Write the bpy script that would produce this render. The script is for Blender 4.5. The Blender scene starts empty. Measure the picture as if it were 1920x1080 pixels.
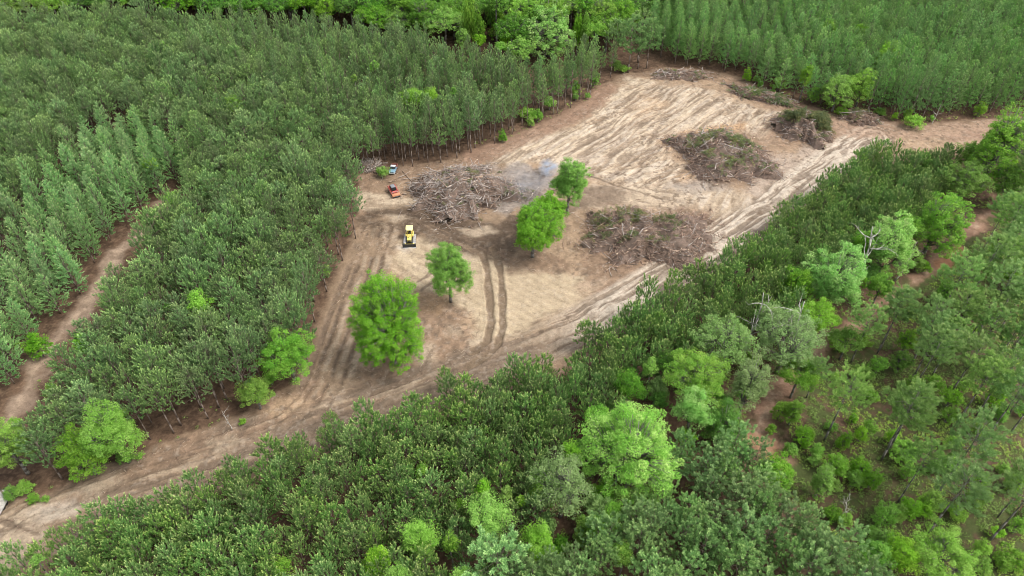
import bpy, math, random
import numpy as np
R = math.radians
random.seed(7)
rs = np.random.RandomState(7)
sc = bpy.context.scene
COL = sc.collection

# ------------------------------------------------------------------ camera, sky, sun, exposure
CAM_H, DEP, FPX = 100.0, R(41.4), 1331.0
cd = bpy.data.cameras.new('camera'); cam = bpy.data.objects.new('camera', cd); COL.objects.link(cam)
cam.location = (0, 0, CAM_H); cam.rotation_euler = (R(90) - DEP, 0, 0)
cd.sensor_width = 36; cd.lens = 36 * FPX / 1920; cd.clip_end = 3000; cd.clip_start = 1
sc.camera = cam
SUN_EL, SUN_AZ = 56, 105          # azimuth clockwise from +Y
w = bpy.data.worlds.new('World'); sc.world = w; w.use_nodes = True
nt = w.node_tree; bg = nt.nodes['Background']
sky = nt.nodes.new('ShaderNodeTexSky'); sky.sky_type = 'NISHITA'; sky.sun_disc = False
sky.sun_elevation = R(SUN_EL); sky.sun_rotation = R(SUN_AZ); sky.dust_density = 3.0; sky.air_density = 1.0
hs = nt.nodes.new('ShaderNodeHueSaturation'); hs.inputs['Saturation'].default_value = 0.28
nt.links.new(sky.outputs[0], hs.inputs['Color']); nt.links.new(hs.outputs[0], bg.inputs[0])
bg.inputs[1].default_value = 0.15
sl = bpy.data.lights.new('sun', 'SUN'); so = bpy.data.objects.new('sun', sl); COL.objects.link(so)
sl.energy = 1.35; sl.angle = R(22); sl.color = (1.0, 0.955, 0.89)
so.rotation_euler = (R(90 - SUN_EL), 0, R(180 - SUN_AZ))
sc.view_settings.view_transform = 'Standard'; sc.view_settings.look = 'None'
sc.view_settings.exposure = 1.0; sc.view_settings.gamma = 1
sc.cycles.filter_width = 1.0; sc.cycles.max_bounces = 6; sc.cycles.diffuse_bounces = 4; sc.cycles.transmission_bounces = 4; sc.cycles.volume_bounces = 1

# ------------------------------------------------------------------ survey helpers: photo point + height -> ground position
def G(u, v, h=0.0):
    u = np.asarray(u, float); v = np.asarray(v, float)
    x = (u - 960) / FPX; y = (540 - v) / FPX
    dy = y * math.sin(DEP) + math.cos(DEP); dz = y * math.cos(DEP) - math.sin(DEP)
    t = (CAM_H - h) / (-dz)
    return x * t, dy * t
def P(x, y, z):
    zz = z - CAM_H
    f = y * math.cos(DEP) - zz * math.sin(DEP); up = y * math.sin(DEP) + zz * math.cos(DEP)
    return 960 + FPX * x / f, 540 - FPX * up / f, f
def poly(pts, h=0):
    return np.array([G(p[0], p[1], p[2] if len(p) > 2 else h) for p in pts], float)
def sdist(X, Y, pg):
    """signed distance, positive inside the polygon"""
    d = np.full(X.shape, 1e9); inside = np.zeros(X.shape, bool); n = len(pg)
    for i in range(n):
        ax, ay = pg[i]; bx, by = pg[(i + 1) % n]
        ex, ey = bx - ax, by - ay; wx, wy = X - ax, Y - ay
        t = np.clip((wx * ex + wy * ey) / (ex * ex + ey * ey + 1e-9), 0, 1)
        d = np.minimum(d, (wx - t * ex) ** 2 + (wy - t * ey) ** 2)
        c = ((ay > Y) != (by > Y)) & (X < (bx - ax) * (Y - ay) / (by - ay + 1e-12) + ax)
        inside ^= c
    d = np.sqrt(d)
    return np.where(inside, d, -d)
def ldist(X, Y, pl):
    """distance to polyline, and signed side of the closest piece"""
    d = np.full(X.shape, 1e9); s = np.zeros(X.shape)
    for i in range(len(pl) - 1):
        ax, ay = pl[i]; bx, by = pl[i + 1]
        ex, ey = bx - ax, by - ay; wx, wy = X - ax, Y - ay
        t = np.clip((wx * ex + wy * ey) / (ex * ex + ey * ey + 1e-9), 0, 1)
        dd = np.sqrt((wx - t * ex) ** 2 + (wy - t * ey) ** 2)
        cr = np.sign(ex * wy - ey * wx)
        m = dd < d; d = np.where(m, dd, d); s = np.where(m, cr, s)
    return d, s
_lat = np.random.RandomState(3).rand(256, 256)
def vnoise(x, y, seed=0):
    x = x + seed * 17.31; y = y + seed * 9.77
    xi = np.floor(x).astype(int); yi = np.floor(y).astype(int); fx = x - xi; fy = y - yi
    fx = fx * fx * (3 - 2 * fx); fy = fy * fy * (3 - 2 * fy)
    a = _lat[xi & 255, yi & 255]; b = _lat[(xi + 1) & 255, yi & 255]
    c = _lat[xi & 255, (yi + 1) & 255]; e = _lat[(xi + 1) & 255, (yi + 1) & 255]
    return (a * (1 - fx) + b * fx) * (1 - fy) + (c * (1 - fx) + e * fx) * fy
def fbm(x, y, sc_=1.0, oct=4, seed=0):
    x = x / sc_; y = y / sc_; s = 0; a = 0.5; t = 0
    for o in range(oct):
        s = s + a * vnoise(x, y, seed + o * 3); t += a; a *= 0.58; x, y = (x * .8 - y * .6) * 2.03 + 5, (x * .6 + y * .8) * 2.03 + 3
    return s / t
def streak(x, y, ang, wl, ln, seed=0, oct=3):
    c, s = math.cos(ang), math.sin(ang)
    a = x * c + y * s; b = -x * s + y * c
    b = b + (vnoise(x / 9, y / 9, seed + 40) - .5) * 2.2
    r = 0; am = .5; t = 0
    for o in range(oct):
        r = r + am * vnoise(a / ln, b / wl, seed + o * 5); t += am; am *= .6; wl *= .5; ln *= .6
    return r / t
def pang(u0, v0, u1, v1):
    a = G(u0, v0); b = G(u1, v1)
    return math.atan2(b[1] - a[1], b[0] - a[0])
def sstep(a, b, x):
    t = np.clip((x - a) / (b - a), 0, 1); return t * t * (3 - 2 * t)

# ------------------------------------------------------------------ mesh helpers
class M:
    def __init__(s): s.v = []; s.f3 = []; s.f4 = []; s.a3 = []; s.a4 = []; s.n = 0
    def tris(s, V, att=None):        # V: (n,3,3)
        n = len(V)
        if n == 0: return
        s.v.append(V.reshape(-1, 3)); s.f3.append((np.arange(n * 3) + s.n).reshape(-1, 3)); s.n += n * 3
        s.a3.append(np.zeros(n) if att is None else att)
    def quads(s, V, att=None):
        n = len(V)
        if n == 0: return
        s.v.append(V.reshape(-1, 3)); s.f4.append((np.arange(n * 4) + s.n).reshape(-1, 4)); s.n += n * 4
        s.a4.append(np.zeros(n) if att is None else att)
    def raw(s, V, F4, att=0.0):
        s.v.append(np.asarray(V, float)); F4 = np.asarray(F4) + s.n; s.n += len(V)
        if F4.shape[1] == 4: s.f4.append(F4); s.a4.append(np.full(len(F4), att))
        else: s.f3.append(F4); s.a3.append(np.full(len(F4), att))
    def tubes(s, A, B, ra, rb, k=5, att=0.0):
        A = np.atleast_2d(np.asarray(A, float)); B = np.atleast_2d(np.asarray(B, float)); n = len(A)
        if n == 0: return
        ra = np.broadcast_to(np.asarray(ra, float), (n,)); rb = np.broadcast_to(np.asarray(rb, float), (n,))
        d = B - A; d = d / (np.linalg.norm(d, axis=1, keepdims=True) + 1e-9)
        ref = np.where(np.abs(d[:, 2:3]) > .9, np.array([[1., 0, 0]]), np.array([[0, 0, 1.]]))
        x = np.cross(d, ref); x /= np.linalg.norm(x, axis=1, keepdims=True) + 1e-9; y = np.cross(d, x)
        th = np.arange(k) * 2 * math.pi / k
        ring = x[:, None] * np.cos(th)[None, :, None] + y[:, None] * np.sin(th)[None, :, None]
        V = np.concatenate([A[:, None] + ring * ra[:, None, None], B[:, None] + ring * rb[:, None, None]], 1)
        j = np.arange(k); base = np.stack([j, (j + 1) % k, (j + 1) % k + k, j + k], 1)
        F = base[None] + (np.arange(n) * 2 * k)[:, None, None]
        s.v.append(V.reshape(-1, 3)); s.f4.append(F.reshape(-1, 4) + s.n); s.a4.append(np.full(n * k, att))
        # end cap as a small fan
        c = np.arange(1, k - 1); cap = np.stack([np.zeros_like(c) + k, c + k, c + 1 + k], 1)
        F3 = cap[None] + (np.arange(n) * 2 * k)[:, None, None]
        cap2 = np.stack([np.zeros_like(c), c + 1, c], 1); F3b = cap2[None] + (np.arange(n) * 2 * k)[:, None, None]
        s.f3.append(np.concatenate([F3.reshape(-1, 3), F3b.reshape(-1, 3)]) + s.n); s.a3.append(np.full(n * (k - 2) * 2, att + (1.0 if att == 0.5 else 0)))
        s.n += n * 2 * k
    def box(s, c, size, rz=0, taper=1.0, rx=0):
        x, y, z = [q / 2 for q in size]
        V = np.array([[-x, -y, -z], [x, -y, -z], [x, y, -z], [-x, y, -z], [-x * taper, -y * taper, z], [x * taper, -y * taper, z], [x * taper, y * taper, z], [-x * taper, y * taper, z]])
        if rx: ca, sa = math.cos(rx), math.sin(rx); V = np.stack([V[:, 0], V[:, 1] * ca - V[:, 2] * sa, V[:, 1] * sa + V[:, 2] * ca], 1)
        if rz: ca, sa = math.cos(rz), math.sin(rz); V = np.stack([V[:, 0] * ca - V[:, 1] * sa, V[:, 0] * sa + V[:, 1] * ca, V[:, 2]], 1)
        s.raw(V + np.array(c), [[0, 3, 2, 1], [4, 5, 6, 7], [0, 1, 5, 4], [1, 2, 6, 5], [2, 3, 7, 6], [3, 0, 4, 7]])
    def prism(s, prof, x0, x1):      # prof: (y,z) outline, extruded along x
        n = len(prof); V = [(x0, p[0], p[1]) for p in prof] + [(x1, p[0], p[1]) for p in prof]
        s.raw(V, [[i, (i + 1) % n, (i + 1) % n + n, i + n] for i in range(n)])
        tri = [[0, i + 1, i] for i in range(1, n - 1)] + [[n, n + i, n + i + 1] for i in range(1, n - 1)]
        s.f3.append(np.array(tri) + s.n - 2 * n); s.a3.append(np.zeros(len(tri)))
    def mesh(s, name, smooth=False, attr=True):
        me = bpy.data.meshes.new(name)
        V = np.concatenate(s.v).astype(np.float32)
        f3 = np.concatenate(s.f3) if s.f3 else np.zeros((0, 3), int); f4 = np.concatenate(s.f4) if s.f4 else np.zeros((0, 4), int)
        me.vertices.add(len(V)); me.vertices.foreach_set('co', V.ravel())
        nl = f3.size + f4.size; me.loops.add(nl)
        me.loops.foreach_set('vertex_index', np.concatenate([f3.ravel(), f4.ravel()]).astype(np.int32))
        nf = len(f3) + len(f4); me.polygons.add(nf)
        ls = np.concatenate([np.arange(len(f3)) * 3, f3.size + np.arange(len(f4)) * 4]).astype(np.int32)
        me.polygons.foreach_set('loop_start', ls)
        if smooth: me.polygons.foreach_set('use_smooth', np.ones(nf, bool))
        if attr:
            a = me.attributes.new('young', 'FLOAT', 'FACE')
            a.data.foreach_set('value', np.concatenate((s.a3 or [np.zeros(0)]) + (s.a4 or [np.zeros(0)])).astype(np.float32))
        me.update(); me.validate()
        return me
def obj(name, me, mat=None, parent=None, loc=None, rz=0.0, **kw):
    o = bpy.data.objects.new(name, me)
    if mat is not None and me is not None and len(me.materials) == 0: me.materials.append(mat)
    COL.objects.link(o)
    if parent is not None: o.parent = parent
    if loc is not None: o.location = loc
    o.rotation_euler[2] = rz
    for k, v in kw.items(): o[k] = v
    return o
def unit(n, r=rs):
    v = r.normal(size=(n, 3)); return v / (np.linalg.norm(v, axis=1, keepdims=True) + 1e-9)
def norm(v): return v / (np.linalg.norm(v, axis=-1, keepdims=True) + 1e-9)

# ------------------------------------------------------------------ materials
def nodes(mat): return mat.node_tree.nodes, mat.node_tree.links
def foliage_mat(name, dark, light, young, hue=0.02, val=0.3, transl=0.28, gloss=0.5):
    m = bpy.data.materials.new(name); m.use_nodes = True; N, L = nodes(m); N.clear()
    out = N.new('ShaderNodeOutputMaterial'); pr = N.new('ShaderNodeBsdfPrincipled'); tr = N.new('ShaderNodeBsdfTranslucent'); mx = N.new('ShaderNodeMixShader')
    geo = N.new('ShaderNodeNewGeometry'); oi = N.new('ShaderNodeObjectInfo')
    m1 = N.new('ShaderNodeMix'); m1.data_type = 'RGBA'; m1.inputs['A'].default_value = (*dark, 1); m1.inputs['B'].default_value = (*light, 1)
    L.new(geo.outputs['Random Per Island'], m1.inputs['Factor'])
    at = N.new('ShaderNodeAttribute'); at.attribute_name = 'young'
    m2 = N.new('ShaderNodeMix'); m2.data_type = 'RGBA'; m2.inputs['B'].default_value = (*young, 1)
    L.new(at.outputs['Fac'], m2.inputs['Factor']); L.new(m1.outputs['Result'], m2.inputs['A'])
    h = N.new('ShaderNodeHueSaturation'); L.new(m2.outputs['Result'], h.inputs['Color'])
    mr = N.new('ShaderNodeMapRange'); mr.inputs['To Min'].default_value = 0.5 - hue; mr.inputs['To Max'].default_value = 0.5 + hue
    L.new(oi.outputs['Random'], mr.inputs['Value']); L.new(mr.outputs[0], h.inputs['Hue'])
    ml = N.new('ShaderNodeMath'); ml.operation = 'MULTIPLY'; ml.inputs[1].default_value = 7.31; L.new(oi.outputs['Random'], ml.inputs[0])
    fr = N.new('ShaderNodeMath'); fr.operation = 'FRACT'; L.new(ml.outputs[0], fr.inputs[0])
    mv = N.new('ShaderNodeMapRange'); mv.inputs['To Min'].default_value = 1 - val; mv.inputs['To Max'].default_value = 1 + val
    L.new(fr.outputs[0], mv.inputs['Value']); L.new(mv.outputs[0], h.inputs['Value'])
    m3 = N.new('ShaderNodeMath'); m3.operation = 'MULTIPLY'; m3.inputs[1].default_value = 3.77; L.new(oi.outputs['Random'], m3.inputs[0])
    f3 = N.new('ShaderNodeMath'); f3.operation = 'FRACT'; L.new(m3.outputs[0], f3.inputs[0])
    ms = N.new('ShaderNodeMapRange'); ms.inputs['To Min'].default_value = 0.92; ms.inputs['To Max'].default_value = 1.08
    L.new(f3.outputs[0], ms.inputs['Value']); L.new(ms.outputs[0], h.inputs['Saturation'])
    L.new(h.outputs[0], pr.inputs['Base Color']); L.new(h.outputs[0], tr.inputs['Color'])
    pr.inputs['Roughness'].default_value = gloss; pr.inputs['Specular IOR Level'].default_value = 0.15
    mx.inputs[0].default_value = transl; L.new(pr.outputs[0], mx.inputs[1]); L.new(tr.outputs[0], mx.inputs[2]); L.new(mx.outputs[0], out.inputs[0])
    return m
def plain_mat(name, c, rough=.7, metal=0.0, c2=None, nscale=3.0, young=None, bump=0.0):
    m = bpy.data.materials.new(name); m.use_nodes = True; N, L = nodes(m); pr = N['Principled BSDF']
    pr.inputs['Roughness'].default_value = rough; pr.inputs['Metallic'].default_value = metal
    tc = N.new('ShaderNodeTexCoord'); nz = N.new('ShaderNodeTexNoise'); nz.inputs['Scale'].default_value = nscale; nz.inputs['Detail'].default_value = 4
    L.new(tc.outputs['Object'], nz.inputs['Vector'])
    mx = N.new('ShaderNodeMix'); mx.data_type = 'RGBA'; mx.inputs['A'].default_value = (*c, 1); mx.inputs['B'].default_value = (*(c2 or [q * .65 for q in c]), 1)
    mp = N.new('ShaderNodeMapRange'); mp.inputs['From Min'].default_value = .38; mp.inputs['From Max'].default_value = .68
    L.new(nz.outputs['Fac'], mp.inputs['Value']); L.new(mp.outputs[0], mx.inputs['Factor']); last = mx.outputs['Result']
    if young is not None:
        at = N.new('ShaderNodeAttribute'); at.attribute_name = 'young'; m2 = N.new('ShaderNodeMix'); m2.data_type = 'RGBA'; m2.inputs['B'].default_value = (*young, 1)
        L.new(at.outputs['Fac'], m2.inputs['Factor']); L.new(last, m2.inputs['A']); last = m2.outputs['Result']
    L.new(last, pr.inputs['Base Color'])
    if bump:
        bp = N.new('ShaderNodeBump'); bp.inputs['Strength'].default_value = bump; bp.inputs['Distance'].default_value = .05; L.new(nz.outputs['Fac'], bp.inputs['Height']); L.new(bp.outputs[0], pr.inputs['Normal'])
    return m
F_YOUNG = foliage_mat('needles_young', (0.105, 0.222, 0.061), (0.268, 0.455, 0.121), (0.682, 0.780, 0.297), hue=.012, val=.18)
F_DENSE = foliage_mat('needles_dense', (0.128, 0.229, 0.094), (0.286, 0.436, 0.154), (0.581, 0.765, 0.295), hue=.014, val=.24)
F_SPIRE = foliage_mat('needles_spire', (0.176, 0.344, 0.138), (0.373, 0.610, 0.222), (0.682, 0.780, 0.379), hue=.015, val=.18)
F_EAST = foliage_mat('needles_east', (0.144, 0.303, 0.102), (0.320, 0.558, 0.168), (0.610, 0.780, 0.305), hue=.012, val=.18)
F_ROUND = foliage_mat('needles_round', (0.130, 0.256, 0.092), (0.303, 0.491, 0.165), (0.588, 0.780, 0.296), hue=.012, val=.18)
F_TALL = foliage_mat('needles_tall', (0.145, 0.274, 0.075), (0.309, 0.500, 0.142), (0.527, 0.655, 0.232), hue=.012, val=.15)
H_MAT = dict(
    lime=foliage_mat('leaves_lime', (0.139, 0.338, 0.031), (0.275, 0.508, 0.069), (0.417, 0.637, 0.141), hue=.010, val=.16, transl=.38),
    green=foliage_mat('leaves_green', (0.100, 0.273, 0.026), (0.225, 0.444, 0.052), (0.384, 0.577, 0.097), hue=.010, val=.16, transl=.38),
    maple=foliage_mat('leaves_maple', (0.159, 0.425, 0.066), (0.357, 0.667, 0.132), (0.552, 0.718, 0.255), hue=.008, val=.08, transl=.38),
    oak=foliage_mat('leaves_oak', (0.100, 0.288, 0.026), (0.226, 0.466, 0.056), (0.362, 0.585, 0.100), hue=.003, val=.05, transl=.35),
    deep=foliage_mat('leaves_deep', (0.070, 0.220, 0.025), (0.157, 0.344, 0.044), (0.269, 0.490, 0.069), hue=.010, val=.16, transl=.33),
    grey=foliage_mat('leaves_grey', (0.144, 0.265, 0.070), (0.267, 0.408, 0.118), (0.386, 0.517, 0.186), hue=.008, val=.12, transl=.35),
)
BARK = plain_mat('pine_bark', (.21, .165, .135), c2=(.12, .09, .07), nscale=4)
BARKG = plain_mat('grey_bark', (.20, .185, .16), c2=(.10, .09, .075), nscale=4)
DEAD = plain_mat('dead_wood', (.52, .49, .44), c2=(.33, .30, .26), nscale=5)

# ------------------------------------------------------------------ foliage geometry
def blades(base, d, ln, wd, r):
    """flat tapering needle blades: triangles from base along d"""
    n = len(base); s = norm(np.cross(d, unit(n, r))); wd = wd[:, None] if np.ndim(wd) else wd
    return np.stack([base - s * wd, base + s * wd, base + d * (ln[:, None] if np.ndim(ln) else ln)], 1)
def leaves(c, nrm, size, r):
    n = len(c); a = norm(np.cross(nrm, unit(n, r))); b = np.cross(nrm, a); s = (size * r.uniform(.6, 1.25, n))[:, None]
    return np.stack([c - a * s * .62, c - b * s * .36 + a * s * .1, c + a * s * .62, c + b * s * .36 + a * s * .1], 1)
def pine(seed, H, base, Rm, prof, nbr, nsh, nbl, slen, blen, bw, up=.55, rise=.25, trunk_r=None, spread=.5, puff=0.0, splay=.7):
    """returns (crown mesh, trunk mesh). prof(t): relative radius, t 0 at crown base .. 1 at the tip"""
    r = np.random.RandomState(seed); cr = M(); tk = M()
    zb = H * base; tr = trunk_r or H * .011
    k = 6; lean = r.uniform(-.012, .012, 2)
    zs = np.linspace(0, H * .97, k + 1); pts = np.stack([zs * lean[0] + r.normal(0, .03, k + 1) * (zs > 0), zs * lean[1] + r.normal(0, .03, k + 1) * (zs > 0), zs], 1)
    rad = tr * (1 - .9 * zs / H)
    tk.tubes(pts[:-1], pts[1:], rad[:-1], rad[1:], 6)
    t = np.sort(r.beta(1.0, 1.0, nbr)); t = np.concatenate([t, [1.0]])
    az = np.arange(len(t)) * 2.399 + r.uniform(-.5, .5, len(t))
    sb, sd, sl, sy = [], [], [], []
    for i, (ti, a) in enumerate(zip(t, az)):
        z0 = zb + (H * .97 - zb) * ti; L = Rm * prof(ti) * r.uniform(.72, 1.15); c0 = np.array([z0 * lean[0], z0 * lean[1], z0])
        o = np.array([math.cos(a), math.sin(a), 0]); sdv = np.array([-o[1], o[0], 0])
        z1 = z0 - L * .10 * (1 - ti); tip = c0 + o * L + np.array([0, 0, z1 - z0 + L * rise * r.uniform(.3, 1.3)])
        if ti < 1: tk.tubes([c0], [tip], tr * .22 * (1 - ti * .6), tr * .06, 3)
        n = max(2, int(nsh * (.35 + prof(ti))))
        s = r.uniform(.25, 1, n) ** .75; s[0] = 1
        lat = r.uniform(-1, 1, n) * spread * L * (1.15 - s) * .9
        b = c0 + (tip - c0) * s[:, None] + sdv * lat[:, None]; b[:, 2] += r.normal(0, .12, n) + (s ** 2) * .12
        d = norm(o * (1 - up) * (.3 + s[:, None]) + np.array([0, 0, up]) * (1 + ti) + sdv * (lat / (L + .1))[:, None] * .8 + r.normal(0, .18, (n, 3)))
        if ti > .97: b = c0[None] + r.normal(0, .08, (n, 3)); d = norm(np.array([[0, 0, 1.]]) + r.normal(0, .35, (n, 3)))
        sb.append(b); sd.append(d); sl.append(slen * r.uniform(.7, 1.3, n)); sy.append(s * .5 + ti * .5)
    sb = np.concatenate(sb); sd = np.concatenate(sd); sl = np.concatenate(sl); sy = np.concatenate(sy); n = len(sb)
    q = r.rand(n, nbl)
    ax = sd[:, None]; rad = unit(n * nbl, r).reshape(n, nbl, 3)
    p = sb[:, None] + ax * (q * sl[:, None])[..., None] + rad * puff
    fan = norm(rad - ax * (rad * ax).sum(-1, keepdims=True))
    d = norm(ax * (.55 + .8 * q[..., None]) + fan * splay)
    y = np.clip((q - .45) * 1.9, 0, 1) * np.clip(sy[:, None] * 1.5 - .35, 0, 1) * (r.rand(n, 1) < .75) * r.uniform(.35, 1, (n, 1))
    ln = blen * r.uniform(.7, 1.2, n * nbl) * (1 - .3 * q.ravel())
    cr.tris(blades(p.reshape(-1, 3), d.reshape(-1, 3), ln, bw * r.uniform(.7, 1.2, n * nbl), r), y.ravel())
    return cr.mesh('pine_crown'), tk.mesh('pine_trunk', smooth=True)
cone = lambda t: (1 - t) ** .8 * (.55 + .45 * min(1, t * 6)) + .05
bushy = lambda t: (1 - t ** 2.2) ** .8 * (.62 + .38 * min(1, t * 4)) + .06
egg = lambda t: math.sin(math.pi * min(1, .16 + .84 * t)) ** .75 * .95 + .08
top = lambda t: math.sin(math.pi * min(1, .22 + .78 * t)) ** .6 + .05
point = lambda t: (1 - t) ** .7 * (.7 + .3 * min(1, t * 5)) + .04
STYLE = {}
def style(name, mat, h, args, n):
    STYLE[name] = dict(mat=mat, H=h, meshes=[pine(100 * len(STYLE) + i, args[0], **args[1]) for i in range(n)])
style('young', F_YOUNG, 9, (9.0, dict(base=.10, Rm=2.35, prof=bushy, nbr=44, nsh=5, nbl=44, slen=.72, blen=.27, bw=.042, up=.62, rise=.45, splay=.72)), 6)
style('dense', F_DENSE, 14, (14.0, dict(base=.42, Rm=2.75, prof=bushy, nbr=50, nsh=5, nbl=40, slen=.70, blen=.28, bw=.050, up=.62, rise=.40, splay=.68)), 6)
style('north', F_DENSE, 14, (14.0, dict(base=.40, Rm=1.95, prof=point, nbr=48, nsh=4, nbl=34, slen=.68, blen=.27, bw=.047, up=.62, rise=.40, splay=.62)), 5)
style('spire', F_SPIRE, 12, (12.0, dict(base=.10, Rm=2.5, prof=cone, nbr=66, nsh=5, nbl=34, slen=.65, blen=.27, bw=.050, up=.46, rise=.18, splay=.6)), 5)
style('east', F_EAST, 14, (14.0, dict(base=.16, Rm=2.75, prof=cone, nbr=62, nsh=5, nbl=34, slen=.65, blen=.28, bw=.052, up=.50, rise=.22, splay=.6)), 5)
style('round', F_ROUND, 12, (12.0, dict(base=.34, Rm=2.6, prof=egg, nbr=44, nsh=6, nbl=44, slen=.5, blen=.24, bw=.040, up=.6, rise=.5, puff=.10)), 5)
style('tall', F_TALL, 20, (20.0, dict(base=.58, Rm=3.5, prof=top, nbr=42, nsh=8, nbl=54, slen=.55, blen=.26, bw=.038, up=.60, rise=.45, trunk_r=.19, puff=.16, splay=.6)), 5)

def hardwood(seed, Rm, c, zc, leaf=.2, clump=.9, dens=1.0, fine=False):
    """leafy crown of clumps round (0,0,zc), half height c; returns crown, trunk meshes"""
    r = np.random.RandomState(seed); cr = M(); tk = M()
    clump = min(clump, Rm * .42); area = 4 * math.pi * Rm * (Rm + 2 * c) / 3
    nc = int(max(18, area / (clump * clump) * (.50 if not fine else .72)))
    d = unit(nc * 3, r); d = d[d[:, 2] > -.62][:nc]; nc = len(d)
    # lobed outline
    lob = unit(11, r); lob = np.concatenate([lob, [[0, 0, 1.]]]); lobe = np.max(d @ lob.T, axis=1)
    rr = (.42 + .68 * lobe ** (3.2 if not fine else 3.4)) * r.uniform(.5, 1.15, nc) ** .6
    rr[: nc // 6] *= .6
    C = d * rr[:, None] * np.array([Rm - clump * .4, Rm - clump * .4, c - clump * .35]); C[:, 2] += zc
    # limbs
    tr = .055 * (Rm + c) * .55 + .04
    fz = max(.3, zc - c * .75); k = 4
    zs = np.linspace(0, fz, k); tp = np.stack([r.normal(0, .06, k) * (zs > 0), r.normal(0, .06, k) * (zs > 0), zs], 1)
    tk.tubes(tp[:-1], tp[1:], tr * np.linspace(1, .8, k - 1), tr * np.linspace(.9, .75, k - 1), 7)
    nl = min(9, max(4, nc // 8)); ends = C[r.choice(nc, nl, False)]
    mids = tp[-1] + (ends - tp[-1]) * .5 + r.normal(0, .25, (nl, 3)) * Rm * .12 + np.array([0, 0, c * .1])
    tk.tubes(np.repeat(tp[-1:], nl, 0), mids, tr * .5, tr * .32, 5)
    tk.tubes(mids, ends, tr * .32, tr * .1, 4)
    near = np.argmin(((C[:, None] - mids[None]) ** 2).sum(-1), 1); tk.tubes(mids[near], C, tr * .14, tr * .05, 3)
    nlf = int(clump * clump / (leaf * leaf) * 6.0 * dens)
    cs = clump * r.uniform(.45, 1.3, nc)
    u = unit(nc * nlf, r).reshape(nc, nlf, 3); rad = r.uniform(.25, 1, (nc, nlf)) ** .5
    p = C[:, None] + u * (rad * cs[:, None])[..., None] * np.array([1, 1, .68])
    if fine: p = p + r.normal(0, .12, p.shape)
    nm = norm(u * .55 + np.array([0, 0, .65]) + unit(nc * nlf, r).reshape(nc, nlf, 3) * .75)
    y = (r.rand(nc) ** 1.6)[:, None] * r.uniform(.1, 1., (nc, nlf))
    cr.quads(leaves(p.reshape(-1, 3), nm.reshape(-1, 3), leaf, r), y.ravel())
    return cr.mesh('leafy_crown'), tk.mesh('leafy_trunk', smooth=True)

# ------------------------------------------------------------------ ground
def axis(lo, hi, a, b, fine, grow):
    mid = np.arange(a, b + 1e-6, fine); L = [a]; s = fine
    while L[-1] > lo: s = min(s * grow, 25); L.append(L[-1] - s)
    U = [mid[-1]]; s = fine
    while U[-1] < hi: s = min(s * grow, 25); U.append(U[-1] + s)
    return np.concatenate([np.array(L[1:])[::-1], mid, np.array(U[1:])])
CLEAR = poly([(-60, 1010), (-60, 930), (60, 945), (110, 935), (190, 893), (290, 843), (400, 800), (470, 770), (560, 715), (600, 640), (622, 560), (650, 490), (676, 440), (672, 380), (672, 330), (700, 318),
              (760, 312), (840, 300), (890, 290), (930, 272), (1010, 238), (1060, 218), (1100, 195), (1130, 162), (1170, 140), (1250, 128), (1330, 132), (1400, 152), (1460, 190), (1520, 205), (1560, 215), (1640, 225), (1700, 238), (1800, 228), (1990, 216),
              (1990, 262), (1800, 290), (1690, 300), (1620, 350), (1540, 400), (1460, 470), (1310, 530), (1180, 610), (1080, 680), (900, 760), (700, 820), (560, 865), (420, 910), (330, 950), (180, 1020), (60, 1100), (-60, 1180)])
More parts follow.
